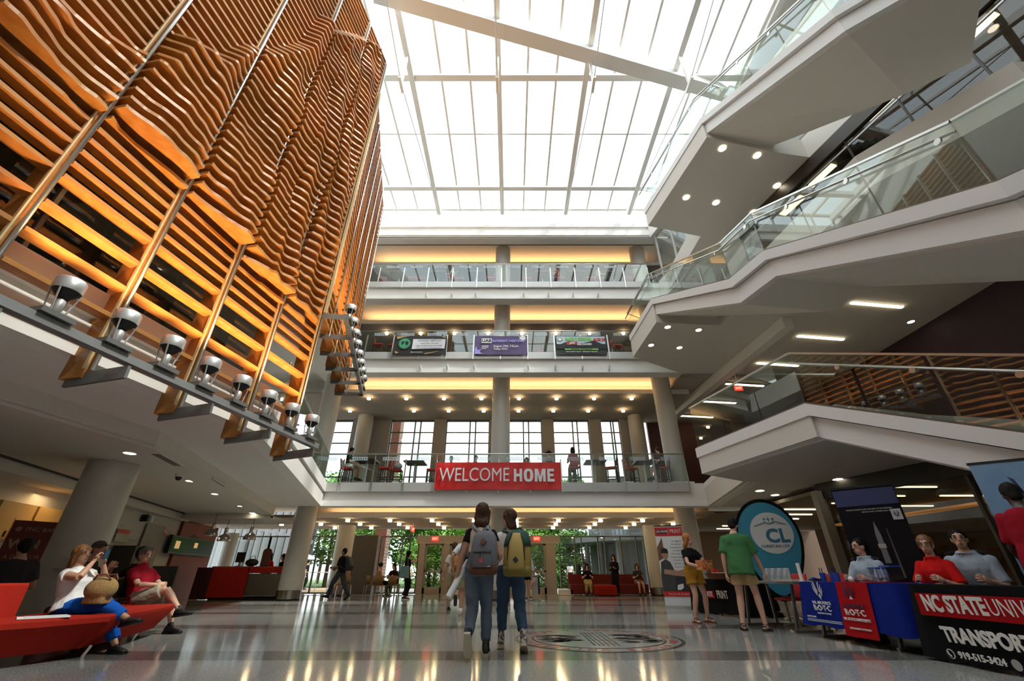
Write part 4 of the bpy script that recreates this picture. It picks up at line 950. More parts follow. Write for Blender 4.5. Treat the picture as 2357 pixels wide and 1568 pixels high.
for ch,x0,wd_ in (('H',.60,.32),('O',.985,.36),('M',1.405,.42),('E',1.89,.27)):
    MM=FRONT((x0,-.045,-.22))
    if ch=='O':
        ring=lambda k,z: [MM@Vector((wd_/2+wd_/2*k*math.copysign(abs(math.cos(u))**.75,math.cos(u)),.24+.245*(k if k==1 else .62)*math.copysign(abs(math.sin(u))**.75,math.sin(u)),z)) for u in [2*PI*j/32 for j in range(32)]]
        MB().loft([ring(.36,0),ring(1,0),ring(1,.008),ring(.36,.008),ring(.36,0)],False).obj('letter',BW,bn)
    else: extr2([(x*wd_,y*.48) for x,y in GLY[ch]],MM,0,.008).obj('letter',BW,bn)
for x in (-2.4,-1.2,0,1.2,2.4): MB().tube([(x,-.0,.50),(x,.06,.60)],.006,5).obj('tie',INKW,bn)
def hang(label,x,wd,col,name):
    t=thing('banner',label,'banner',(x,16.84,9.90)); cloth_panel(wd,.96,.012,x,12,6).obj('vinyl',col,t,smooth=True); return t
b1=hang('black banner with green globe disc and white paper notice, third floor',-4.15,2.38,mat('banner_black',(.02,.018,.018),.5),'a')
G1=mat('globe_green',(.06,.36,.17),.6)
extr2(circ(-.70,.08,.31),FRONT((0,-.02,0))).obj('ring_disc',INKB,b1); extr2(circ(-.70,.08,.30,12),FRONT((0,-.025,0))).obj('ring_notches',mat('globe_dark',(.03,.10,.06),.6),b1); extr2(circ(-.70,.08,.24),FRONT((0,-.03,0))).obj('globe_disc',G1,b1)
extr2([(-.86,.12),(-.80,.20),(-.70,.17),(-.74,.08),(-.80,-.02),(-.84,.06)],FRONT((0,-.036,0))).obj('globe_land',INKB,b1); extr2([(-.66,.20),(-.54,.18),(-.52,.06),(-.60,-.05),(-.67,.08)],FRONT((0,-.036,0))).obj('globe_land',INKB,b1)
extr2([(-.35,-.21),(1.12,-.18),(1.14,.30),(-.33,.30)],FRONT((0,-.03,0))).obj('paper_notice',mat('notice_paper',(.72,.72,.75),.7),b1)
for i,(s_,z) in enumerate((('INTEREST MEETING',.22),('August 30th, 5 pm Plaza',.09),('Talley Student Center Room 4280',-.03),('Talk to us about our organization',-.14))): lettering(s_,.12 if i==0 else .085,mat('notice_ink',(.25,.25,.30),.7),b1,FRONT((.42,-.04,z)),0,.001)
GOLD=mat('gold_print',(.50,.33,.12),.5)
for q in ([(-1.1,.44),(-.5,.46),(-.8,.40),(-1.05,.30)],[(.2,-.42),(.9,-.30),(.7,-.36),(.3,-.46)],[(.9,.46),(1.15,.44),(1.1,.36)],[(-1.1,-.3),(-.9,-.38),(-1.05,-.44)]): extr2(q,FRONT((0,-.025,0))).obj('gold_fleck',GOLD,b1)
lettering('@universityclub',.08,INKW,b1,FRONT((-.12,-.035,-.36)),0,.001)
b2=hang('purple banner announcing an interest meeting, middle of the third floor',-.50,2.38,mat('banner_purple',(.085,.055,.15),.5),'b')
LIL=mat('lilac',(.34,.30,.75),.5)
extr2([(-.88,.10),(-.42,.10),(-.42,.34),(-.88,.34)],FRONT((0,-.025,0))).obj('logo_box',INKW,b2); lettering('UAB',.22,INKB,b2,FRONT((-.65,-.035,.22)),.006,.001)
lettering('INTEREST MEETING',.165,LIL,b2,FRONT((.33,-.03,.20)),.006,.001); lettering('August 29th, 7-8 pm',.135,INKW,b2,FRONT((-.33,-.03,-.06)),.002,.001,'LEFT'); lettering('Talley 3222',.135,INKW,b2,FRONT((-.33,-.03,-.2)),.002,.001,'LEFT')
for i,s_ in enumerate(('UNIVERSITY','ACTIVITIES','BOARD')): lettering(s_,.06,INKW,b2,FRONT((-.86,-.03,-.05-.07*i)),.002,.001,'LEFT')
def burst(cx,cy,r,n,a0=0): return [(cx+(r if k%2==0 else r*.5)*math.cos(a0+PI*k/n),cy+(r if k%2==0 else r*.5)*math.sin(a0+PI*k/n)) for k in range(2*n)]
extr2(burst(.98,.36,.2,9),FRONT((0,-.025,0))).obj('star_burst',INKW,b2); extr2([(-1.17,-.46),(-.8,-.44),(-.95,-.34),(-.86,-.2),(-1.02,-.26),(-1.12,-.05),(-1.17,-.2)],FRONT((0,-.025,0))).obj('star_burst',LIL,b2)
b3=hang('bright green and black school party banner on the third floor',3.12,2.28,mat('banner_dark',(.018,.022,.018),.5),'c')
GRN=mat('lime_print',(.24,.62,.06),.5); SKB=mat('pale_blue_print',(.50,.68,.78),.5)
extr2([(-1.1,.05),(1.1,.05),(1.1,.44),(-1.1,.44)],FRONT((0,-.022,0))).obj('sky_print',SKB,b3); extr2([(-1.1,-.02),(-.55,.20),(0,.08),(.6,.22),(1.1,-.02),(1.1,-.2),(-1.1,-.2)],FRONT((0,-.026,0))).obj('hill_print',INKB,b3)
lettering('BACK 2 SCHOOL',.22,GRN,b3,FRONT((-.1,-.04,.29)),.012,.002,sx=.72); lettering('AUG 24',.2,INKR,b3,FRONT((.83,-.04,.26)),.012,.002,sx=.8)
extr2([(-.66,.0),(-.16,.02),(-.16,.16),(-.66,.17)],FRONT((0,-.032,0))).obj('jam_box',INKR,b3); lettering('JAM',.14,INKW,b3,FRONT((-.41,-.045,.085)),.006,.001); extr2([(-.16,-.05),(.64,-.03),(.64,.11),(-.16,.09)],FRONT((0,-.032,0))).obj('reload_box',INKB,b3); lettering('RELOADED',.13,INKW,b3,FRONT((.15,-.045,.03)),.006,.001)
extr2([(-.75,-.26),(.75,-.26),(.75,-.18),(-.75,-.18)],FRONT((0,-.03,0))).obj('lime_strip',GRN,b3); lettering('FREE FOOD   PERFORMANCES',.07,INKB,b3,FRONT((0,-.04,-.22)),.002,.001); lettering('2ND FLOOR TALLEY - STEWART THEATRE',.075,INKW,b3,FRONT((0,-.03,-.34)),.002,.001)
extr2(circ(-.95,.28,.11,20),FRONT((0,-.032,0))).obj('club_ring',INKB,b3); extr2(circ(-.95,.28,.085,20),FRONT((0,-.038,0))).obj('club_disc',INKW,b3)
# ---- bar chairs and tables on the balconies
CHW=mat('chair_wood',(.030,.016,.011),.4); CHR=mat('chair_red',(.50,.018,.014),.45)
def bar_chair():
    t=thing('bar_chair','','chair',group='red bar chairs on the balconies'); 
    MB().box((0,0,.74),(.42,.42,.05)).obj('seat',CHR,t)
    for x,y in ((-.19,.19),(.19,.19),(-.19,-.19),(.19,-.19)): MB().bar((x*1.08,y*1.08,0),(x,y,.72),.04,.04).obj('leg',CHW,t)
    for x in (-.19,.19): MB().bar((x,-.19,.72),(x,-.27,1.14),.035,.04).obj('back_post',CHW,t)
    for z in (.84,.92,1.0,1.08): MB().box((0,-.2-.07*(z-.72)/.42,z),(.36,.025,.055)).obj('back_slat',CHR,t)
    for y in (-.2,.2): MB().box((0,y,.28),(.4,.03,.035)).obj('footrest',CHW,t)
    for x in (-.2,.2): MB().box((x,0,.34),(.03,.4,.035)).obj('side_rail',CHW,t)
    return t
def bar_table():
    t=thing('bar_table','','table',group='dark bar tables on the balconies'); MB().box((0,0,1.05),(.85,.85,.05)).obj('tabletop',CHW,t); MB().lathe([(.045,.03),(.045,1.03)],16).obj('column',STEEL,t,smooth='auto'); MB().lathe([(.3,0),(.29,.03),(.06,.05)],24).obj('base',DSTEEL,t,smooth='auto'); return t
CH0=bar_chair(); TB0=bar_table(); _c=[0,0]
def chair(x,y,z,rz,lab):
    o=CH0 if _c[0]==0 else dup(CH0,(0,0,0),0); _c[0]+=1; o.location=(x,y,z); o.rotation_euler=(0,0,R(rz)); o['label']=lab; return o
def table(x,y,z,lab):
    o=TB0 if _c[1]==0 else dup(TB0,(0,0,0),0); _c[1]+=1; o.location=(x,y,z); o['label']=lab; return o
z=3.94
table(-6.05,17.95,z,'dark bar table at the left end of the second-floor balustrade'); chair(-6.85,18.0,z,-90,'red bar chair under the person in white shorts, second floor left'); chair(-5.25,17.9,z,92,'empty red bar chair right of the leftmost second-floor table')
table(-4.1,18.3,z,'dark bar table just left of the red banner, second floor'); chair(-4.85,18.35,z,-85,'red bar chair with a light bag on it, second floor'); chair(-3.35,18.2,z,95,'red bar chair half hidden by the left end of the red banner')
chair(2.55,17.75,z,5,'red bar chair with its back to the hall right of the banner'); table(3.5,18.2,z,'dark bar table right of the red banner on the second floor'); chair(4.1,17.8,z,70,'red bar chair beside a glass post on the second floor, turned left')
chair(4.95,18.0,z,-75,'red bar chair facing right near the right column, second floor'); table(5.6,18.2,z,'dark bar table beside the right column on the second floor'); chair(6.25,17.85,z,85,'red bar chair against the right column, second floor')
table(-2.7,20.2,z,'bar table behind the left part of the red banner'); table(.9,19.9,z,'bar table behind the right part of the red banner')
z=9.6
chair(-6.3,17.7,z,-90,'red bar chair left of the black third-floor banner'); chair(-5.6,17.75,z,80,'red bar chair beside the left edge of the black third-floor banner'); chair(5.0,17.8,z,-80,'red bar chair right of the green third-floor banner'); table(5.75,17.9,z,'dark bar table at the right end of the third floor'); chair(6.5,17.8,z,85,'red bar chair at the far right of the third floor'); chair(1.5,18.6,z,-60,'red bar chair seen between the purple and green banners')
z=13.52
for k,(x,l) in enumerate(((-5.9,'leftmost'),(-3.9,'second from left'),(-1.9,'left of the middle column'),(1.6,'right of the middle column'),(3.3,'second from right'),(5.3,'rightmost'))):
    table(x,17.85,z,'dark bar table on the fourth floor, '+l); chair(x-.78,17.8,z,-90,'red bar chair left of the fourth-floor table that is '+l); chair(x+.78,17.75,z,90,'red bar chair right of the fourth-floor table that is '+l)
for i,(x,w_) in enumerate(((4.6,.35),(6.6,.6),(-4.6,.25),(7.0,.3))):
    MB().box((x,17.35,3.99),(w_,.25,.1),.2).obj('paper_stack',INKW,None,label='stack of white paper behind the second-floor glass, %s'%('right of centre','by the right column','left of the banner','at the right end')[i],cat='paper')
# ---- lounge sofa
SOFA=mat('sofa_red',(.34,.016,.008),.9,spec=.12,vary=(5,.35,(.30,.02,.012)),bump=(60,.15))
sf_=thing('lounge_sofa','long curved red upholstered sofa at the left edge of the hall','sofa')
def curve_seat(path,depth,z0,z1,und,n=6):
    """path: front edge plan points; depth offset to the left-hand side"""
    pts=[]
    for a,b in zip(path[:-1],path[1:]):
        for i in range(n): pts.append((a[0]+(b[0]-a[0])*i/n,a[1]+(b[1]-a[1])*i/n))
    pts.append(path[-1]); m=MB(); rings=[]; r=.045
    sec=[(und,z0),(r*.2,z1-r*1.6),(r*.25,z1-r*.5),(r,z1),(depth-r,z1),(depth,z1-r),(depth,z0)]
    cols=[offs(pts,-o) for o,_ in sec]
    for i in range(len(pts)): rings.append([(cols[j][i][0],cols[j][i][1],sec[j][1]) for j in range(len(sec))])
    return m.loft(rings)
curve_seat([(-6.2,3.6),(-5.5,4.5),(-4.98,5.35),(-4.78,6.02)],.85,.10,.43,.22).obj('seat',SOFA,sf_,smooth='auto')
curve_seat([(-4.80,6.05),(-5.02,6.9),(-5.5,8.15)],.95,.10,.43,.2).obj('end_seat',SOFA,sf_,smooth='auto')
curve_seat([(-6.75,3.9),(-6.1,4.85),(-5.62,5.7)],.3,.40,.76,.0).obj('backrest',SOFA,sf_,smooth='auto')
for x,y in ((-5.4,5.2),(-5.05,6.15),(-5.6,7.6),(-6.3,4.3)): MB().bar((x,y,0),(x+.03,y+.03,.11),.05,.03).obj('leg',STEEL,sf_)
mg=thing('magazine','folded pale newspaper lying on the red sofa seat','newspaper',(-5.15,5.55,.432),R(40)); MB().box((0,0,.006),(.42,.28,.010),.1).obj('pages',INKW,mg); MB().box((.02,.03,.013),(.36,.22,.004),.2).obj('fold',mat('news_grey',(.6,.6,.6),.7),mg)
tb=thing('tablet_table','pale side table corner at the left edge beside the sofa','table',(-5.12,4.28,0)); MB().hull([(-.42,-.3,.66),(.02,-.3,.66),(.12,.3,.66),(-.42,.3,.66)],[(-.42,-.3,.69),(.02,-.3,.69),(.12,.3,.69),(-.42,.3,.69)]).obj('tabletop',mat('pale_laminate',(.55,.55,.52),.4),tb); MB().lathe([(.03,0),(.03,.66)],12,(-.25,0,0)).obj('post',STEEL,tb,smooth='auto'); MB().lathe([(.2,0),(.2,.02)],20,(-.25,0,0)).obj('foot_plate',STEEL,tb,smooth='auto')
# ---- left wall things (local x along the wall, -y into the hall)
RZW=math.atan2(17.2,-3.55); Mw=Matrix.Translation((-9.6,3.0,0))@Matrix.Rotation(RZW,4,'Z')
def wthing(name,label,cat,s,z,out=0.): 
    return thing(name,label,cat,Mw@Vector((s,-out,z)),RZW)
DRED=mat('dark_red_panel',(.20,.022,.012),.6)
t=wthing('wall_panel','dark red wall panel behind the service counter','panel',14.75,0); MB().box((1.65,-.06,1.33),(3.3,.1,2.66)).obj('board',DRED,t); lettering('talley',.30,mat('panel_ink',(.10,.02,.018),.5),t,frame_M((1.3,-.12,2.15),(1,0,0),(0,0,1)),.005)
t=wthing('television','wide dark wall screen tilted over the service counter','television',14.0,1.8,.18); MB().box((1.85,0,0),(3.7,.12,.60)).obj('bezel',BLACK,t); MB().box((1.85,-.065,0),(3.55,.01,.5)).obj('screen',mat('screen_dark',(.012,.014,.013),.15,spec=.4,vary=(3,.3,(.03,.04,.032))),t)
MB().box((.5,-.072,-.0),(.35,.006,.25)).obj('screen_image',emis('screen_amber',(.8,.5,.2),.5),t); MB().box((2.0,-.072,.05),(.3,.006,.18)).obj('screen_image',MATS['screen_amber'],t)
d=struct(MB().box((0,0,1.12),(1.0,.06,2.25)).obj('door_6',mat('oak_door',(.26,.12,.035),.5))); d.location=Mw@Vector((13.05,-.04,0)); d.rotation_euler=(0,0,RZW); MB().box((0,-.02,1.14),(1.2,.03,2.38)).obj('door_frame',mat('frame_grey',(.30,.27,.23),.6),d); MB().bar((.38,-.06,1.0),(.38,-.06,1.15),.03,.03).obj('handle',STEEL,d)
t=wthing('wall_poster','small framed notice with red heading on the left wall','poster',11.38,1.87,.03); MB().box((0,0,0),(.62,.03,.36)).obj('frame',mat('poster_frame',(.28,.25,.22),.4),t); MB().box((0,-.018,.12),(.58,.006,.1)).obj('heading',INKR,t); MB().box((0,-.018,-.05),(.58,.006,.22)).obj('sheet',mat('poster_sheet',(.40,.37,.33),.3),t)
t=wthing('wall_sign','small black and white restroom sign jutting from the wall','sign',12.1,2.45,.1); MB().box((0,0,0),(.1,.2,.2)).obj('plate',BLACK,t); MB().box((.25,0,0),(.1,.2,.18)).obj('plate_white',INKW,t)
t=wthing('fire_alarm','small red fire alarm box beside the door','fire alarm',13.72,2.17,.03); MB().box((0,0,0),(.22,.05,.2)).obj('case',INKR,t); MB().box((0,-.03,.02),(.05,.01,.1)).obj('strobe',INKW,t)
t=wthing('cash_machine','dark cash machine with a bright screen by the left wall','cash machine',11.65,0,.35); MB().box((0,0,.8),(1.0,.6,1.6)).obj('cabinet',BLACK,t); MB().box((.15,-.31,1.38),(.42,.02,.26)).obj('screen',emis('screen_white',(1,1,1),1.6),t); MB().box((.15,-.33,1.12),(.4,.08,.06)).obj('keypad',DSTEEL,t)
t=wthing('wall_cabinet','lit yellow wooden cabinets in the room behind the column','cabinet',7.0,1.5,.1)
YC=mat('maple',(.50,.30,.09),.5)
for i,(x,wd) in enumerate(((.0,.95),(1.1,1.1))):
    MB().box((x,0,.35),(wd,.25,.75)).obj('cabinet_body',YC,t)
    for a in (-.25,.25): 
        dd=MB().box((x+a*wd,-.14,.22),(wd*.48,.02,.42)).obj('cabinet_door',YC,t); MB().box((x+a*wd*.35,-.16,.1),(.025,.02,.12)).obj('handle',BLACK,dd)
area_light('cabinet_glow',Mw@Vector((7.6,-.8,2.5)),(0,0,0),1.5,.5,14,(1,.7,.35))  # unseen area lamp added above the cabinets, stands for ceiling light
# bank stand in front of the wall
t=thing('pull_up_banner','dark red bank pull-up banner behind the thick column','banner',(-9.75,9.7,0),R(50)); t.scale=(.92,.92,.92); MB().box((0,0,1.0),(1.15,.02,1.95)).obj('sheet',mat('bank_red',(.14,.022,.012),.6),t); MB().box((0,0,.03),(1.15,.2,.06)).obj('base',DSTEEL,t)
BI=mat('bank_ink',(.36,.20,.14),.6); lettering('PNC BANK',.12,BI,t,frame_M((-.05,-.015,1.80),(1,0,0),(0,0,1)),.002); lettering('WIN',.24,BI,t,frame_M((-.26,-.015,1.5),(1,0,0),(0,0,1)),.012); lettering('A DAY FOR',.11,BI,t,frame_M((-.2,-.015,1.25),(1,0,0),(0,0,1)),.002)
extr2(circ(-.45,1.8,.05,20),frame_M((0,-.015,0),(1,0,0),(0,0,1))).obj('logo_disc',BI,t)
t=thing('notice_plate','small beige notice fixed on the thick column','sign',(-7.98,8.48,1.02),R(28)); MB().box((0,0,0),(.2,.02,.17)).obj('plate',mat('notice_beige',(.45,.40,.33),.6),t)
# ---- service counter
ct=thing('service_counter','red service counter with a steel lower front at the far left','counter',(-11.6,18.3,0)); RC=mat('counter_red',(.42,.010,.006),.35)
MB().box((.72,.35,.58),(1.45,.06,1.0)).obj('red_panel',RC,ct); MB().box((2.05,.35,.99),(1.3,.06,.2)).obj('red_fascia',RC,ct); MB().box((2.05,.42,.5),(1.28,.05,.74)).obj('steel_panel',mat('counter_steel',(.30,.27,.22),.3,.8),ct)
MB().box((1.35,.75,1.1),(2.75,.85,.04)).obj('worktop',mat('counter_top',(.34,.09,.05),.4),ct); MB().box((1.35,.8,.06),(2.6,.6,.12)).obj('plinth',BLACK,ct); MB().box((-.25,.6,.55),(.6,.6,1.06)).obj('end_cabinet',mat('counter_dark',(.05,.012,.01),.5),ct)
t=thing('computer_monitor','black computer monitor on the red counter','monitor',(-10.75,18.85,1.12)); MB().box((0,0,.32),(.34,.03,.36)).obj('screen',BLACK,t); MB().box((0,.03,.1),(.05,.03,.16)).obj('stand',DSTEEL,t); MB().box((0,.03,.01),(.22,.16,.02)).obj('foot',DSTEEL,t)
t=thing('desk_sign','brown scalloped standing sign on the red counter','sign',(-9.72,18.8,1.12)); MB().hull([(-.17,0,0),(.17,0,0),(.17,0,.55),(.10,0,.62),(0,0,.64),(-.1,0,.62),(-.17,0,.55)],[(-.17,.03,0),(.17,.03,0),(.17,.03,.55),(.10,.03,.62),(0,.03,.64),(-.1,.03,.62),(-.17,.03,.55)]).obj('board',mat('desk_sign_brown',(.16,.055,.035),.6),t); MB().box((0,.08,.01),(.3,.16,.02)).obj('foot',DSTEEL,t)
t=thing('desk_bag','black shoulder bag lying on the red counter','bag',(-10.2,18.75,1.12)); mk('bag_body',remesh(MB().ell((0,0,.13),(.26,.14,.14),14,8),.02,1),BLACK,t,True); MB().tube([(-.12,0,.22),(-.06,0,.36),(.06,0,.36),(.12,0,.22)],.012,6).obj('bag_handle',BLACK,t,smooth=True)
for k,(x,y,zb_) in enumerate(((-10.95,16.9,2.07),(-10.62,17.2,1.92),(-9.62,17.1,1.96))):
    p=thing('pendant_lamp','polished dome pendant lamp over the counter, %s'%('leftmost and highest','middle one','right one by the column')[k],'lamp',(x,y,zb_),group='pendant lamps over the counter')
    MB().lathe([(.22,0),(.215,.06),(.17,.16),(.09,.22),(.06,.24),(.06,.42),(.035,.46)],28,cap=False).obj('shade',mat('pendant_chrome',(.55,.53,.50),.18,1.),p,smooth='auto'); MB().tube([(0,0,.45),(0,0,2.845-zb_)],.008,6).obj('cord',BLACK,p); MB().lathe([(.06,0),(.06,.02)],16,(0,0,2.82-zb_)).obj('canopy',CANM,p); MB().lathe([(.05,0),(.05,.06)],12,(0,0,.05)).obj('bulb',LAMPM,p)
t=thing('lounge_chair','dark chair beyond the man in the red polo','chair',(-9.6,13.2,0),R(20)); MB().box((0,0,.42),(.6,.6,.1)).obj('seat',BLACK,t); MB().box((0,.28,.75),(.6,.1,.6)).obj('backrest',BLACK,t)
for x,y in ((-.26,-.26),(.26,-.26),(-.26,.26),(.26,.26)): MB().bar((x,y,0),(x,y,.4),.04,.04).obj('leg',BLACK,t)
# ---- tables on the right (local x towards the camera, -y into the hall)
def drape(path,z0,z1,amp,seed,per=10.,n=14,m_top=None,flare=.06):
    pts=[]
    for a,b in zip(path[:-1],path[1:]):
        ln=math.hypot(b[0]-a[0],b[1]-a[1]); q=max(2,int(ln*n))
        for i in range(q): pts.append((a[0]+(b[0]-a[0])*i/q,a[1]+(b[1]-a[1])*i/q))
    pts.append(path[-1]); V=[]; NZ=8; m=MB(); outs={}
    for j in range(NZ+1):
        u=j/NZ; base=offs(pts,flare*u)
        for i,(x,y) in enumerate(base):
            w_=amp*u*math.sin(i*per/n+seed+2*math.sin(i*.21+seed)); nx,ny=offs(pts,1.)[i] if False else (0,0)
            V.append((x,y,z0+(z1-z0)*u+.012*u*math.sin(i*.9+seed)))
    n_=len(pts); O=offs(pts,1.)
    V=[(x+(O[k%n_][0]-pts[k%n_][0])*amp*(k//n_)/NZ*math.sin((k%n_)*per/n+seed),y+(O[k%n_][1]-pts[k%n_][1])*amp*(k//n_)/NZ*math.sin((k%n_)*per/n+seed),z) for k,(x,y,z) in enumerate(V)]
    F=[(j*n_+i,j*n_+i+1,(j+1)*n_+i+1,(j+1)*n_+i) for j in range(NZ) for i in range(n_-1)]
    m.add(V,F); return m
def folding_table(label,loc,rz,ln,dp=.72,m=None):
    t=thing('folding_table',label,'table',loc,rz); MB().box((ln/2,dp/2,.72),(ln,dp,.035)).obj('tabletop',m or mat('table_grey',(.22,.22,.22),.5),t)
    for x in (.2,ln-.2):
        MB().bar((x,.12,.70),(x-.06,.05,.03),.045,.03).obj('leg',DSTEEL,t); MB().bar((x,dp-.12,.70),(x-.06,dp-.05,.03),.045,.03).obj('leg',DSTEEL,t); MB().bar((x-.06,0,.02),(x-.06,dp,.02),.05,.04).obj('foot_bar',DSTEEL,t)
    return t
def table_cloth(label,loc,rz,ln,dp,z1,m,ends=True,seed=1.):
    t=thing('tablecloth',label,'tablecloth',loc,rz); MB().box((ln/2,dp/2,.742),(ln+.02,dp+.02,.006)).obj('cloth_top',m,t)
    drape([(-.012,dp),(-.012,-.012),(ln+.012,-.012),(ln+.012,dp)],.742,z1,.016,seed).obj('cloth_drape',m,t,smooth=True); return t
TZ=R(-85)
FB=lambda p,tilt=.08: frame_M(p,(1,0,0),(0,-tilt,1))
BLUE=mat('cloth_blue',(.008,.022,.22),.85,spec=.1,bump=(20,.2)); CRED=mat('cloth_red',(.40,.008,.012),.85,spec=.1); CBLK=mat('cloth_black',(.009,.009,.010),.9,spec=.08)
p=(4.72,7.98,0); folding_table('grey folding table under the blue cloth',p,TZ,1.72)
t=table_cloth('royal blue tablecloth with white emblem and a red runner',p,TZ,1.72,.72,.17,BLUE,seed=.6)
MB().hull([(.80,-.03,.755),(1.36,-.03,.755),(1.36,-.115,.10),(.80,-.115,.10)],[(.80,-.036,.755),(1.36,-.036,.755),(1.36,-.121,.10),(.80,-.121,.10)]).obj('red_runner',CRED,t); MB().box((1.08,.35,.75),(.56,.72,.004)).obj('runner_top',CRED,t)
emblem(t,FB((.42,-.055,.62),.12),.22,INKW); lettering('U.S. AIR FORCE',.055,INKW,t,FB((.44,-.075,.47),.12),.001); lettering('R\u00b7O\u00b7T\u00b7C',.10,INKW,t,FB((.44,-.085,.40),.12),.003); lettering('GOLD INTO THE BLUE',.028,INKW,t,FB((.46,-.09,.335),.12)); lettering('AFROTC.COM',.03,INKW,t,FB((.17,-.095,.28),.12))
for zz in (.245,.225): extr2([(.08,0),(.78,0),(.78,.008),(.08,.008)],FB((0,-.105,zz),.12)).obj('white_line',INKW,t)
emblem(t,FB((1.04,-.068,.61),.13),.22,INKN,INKW); lettering('U.S. AIR FORCE',.055,INKN,t,FB((1.07,-.09,.46),.13),.001); lettering('R\u00b7O\u00b7T\u00b7C',.10,INKW,t,FB((1.07,-.10,.385),.13),.003); lettering('NC STATE UNIVERSITY',.045,INKW,t,FB((1.08,-.112,.305),.13),.001); lettering('SCHOLARSHIPS AVAILABLE',.03,INKW,t,FB((1.1,-.122,.20),.13))
p=(4.84,5.95,0); folding_table('folding table under the black university cloth',p,R(-88),2.4,.58)
t=table_cloth('black tablecloth with a red panel and white university lettering',p,R(-88),2.4,.58,.03,CBLK,seed=2.)
extr2([(.10,.44),(2.2,.44),(2.2,.66),(.14,.66)],FB((0,-.05,0),.08)).obj('red_panel',CRED,t)
lettering('NC STATE',.215,INKW,t,FB((.20,-.10,.555),.09),.008,.004,'LEFT',sx=.72); lettering('UNIVERSITY',.215,INKW,t,FB((.93,-.10,.555),.09),-.002,.004,'LEFT',sx=.72); lettering('TRANSPORTATION',.19,INKW,t,FB((.30,-.105,.27),.09),.007,.004,'LEFT',sx=.85); lettering('919-515-3424',.085,INKW,t,FB((.40,-.115,.10),.09),.002,.004,'LEFT')
extr2(circ(.32,.10,.045,22),FB((0,-.112,0),.09)).obj('phone_ring',INKW,t); extr2(circ(.32,.10,.036,22),FB((0,-.118,0),.09)).obj('phone_disc',CBLK,t); MB().tube([(.305,-.135,.125),(.31,-.137,.10),(.335,-.137,.078)],.006,6).obj('phone_mark',INKW,t); extr2(circ(.98,.10,.045,22),FB((0,-.112,0),.09)).obj('globe_mark',mat('ink_grey',(.4,.4,.4),.6),t)
p=(4.42,9.75,0); folding_table('bare grey folding table covered with brochure stands',p,R(-80),1.62,.70,mat('table_top_grey',(.30,.30,.30),.4))
p=(4.75,13.0,0); folding_table('folding table under the black print cloth',p,R(-77),1.9,.72); t=table_cloth('black tablecloth of the print stand with red and white lettering',p,R(-77),1.9,.72,.04,CBLK,seed=3.)
extr2([(.62,.34),(1.05,.34),(1.05,.50),(.62,.50)],FB((0,-.05,0),.08)).obj('red_panel',CRED,t); lettering('STATE',.15,INKW,t,FB((.83,-.1,.42),.08),.003,.003,sx=.8); lettering('PRINT',.24,INKW,t,FB((1.36,-.1,.42),.08),.001,.003,sx=.62)
bk=thing('wicker_basket','shallow brown wicker basket of goods on the print table','basket',(4.95,11.55,.748)); mk('bowl',MB().lathe([(.22,0),(.33,.12),(.34,.125),(.30,.11),(.2,.03)],24,cap=False).mesh(),mat('wicker',(.20,.075,.03),.8,bump=(80,.8)),bk,True); MB().lathe([(.31,.1),(.1,.14)],16).obj('contents',mat('snack',(.30,.16,.10),.7,vary=(25,.2,(.5,.35,.3))),bk); MB().box((-.08,.05,.17),(.12,.1,.1)).obj('red_cup',INKR,bk)
# brochure holders
CLEAR=mat('brochure_face',(.45,.47,.48),.3,vary=(12,.2,(.16,.20,.24)))
for k in range(7):
    x,y=(4.35+.018*k,9.55-.12*k) if k<3 else (4.62+.03*k,9.0-.15*(k-3))
    t=thing('brochure_holder','clear brochure stand on the grey table, %s'%('left of the green shirt, outer one','left of the green shirt, middle one','left of the green shirt, inner one','right of the green shirt, first','right of the green shirt, second','right of the green shirt, third','right of the green shirt, last')[k],'brochure stand',(x,y,.738),R(-80)); MB().hull([(-.05,0,0),(.05,0,0),(.05,.08,0),(-.05,.08,0)],[(-.05,.06,.21),(.05,.06,.21),(.05,.09,.21),(-.05,.09,.21)]).obj('holder',mat('clear_plastic',(.55,.58,.58),.15),t); MB().hull([(-.045,-.006,.02),(.045,-.006,.02),(.045,0,.02),(-.045,0,.02)],[(-.045,.048,.2),(.045,.048,.2),(.045,.054,.2),(-.045,.054,.2)]).obj('brochure',CLEAR,t)
t=thing('book_stack','low stack of pale booklets on the grey table','books',(4.72,8.35,.738),R(-75)); MB().box((0,0,.02),(.42,.22,.035)).obj('booklets',mat('booklet',(.52,.48,.42),.7),t)
t=thing('tent_sign','tall narrow white counter sign at the end of the grey table','sign',(4.85,8.14,.738),R(-80)); MB().box((0,0,.14),(.06,.02,.28)).obj('card',INKW,t); MB().box((0,0,.01),(.08,.08,.02)).obj('foot',INKW,t)
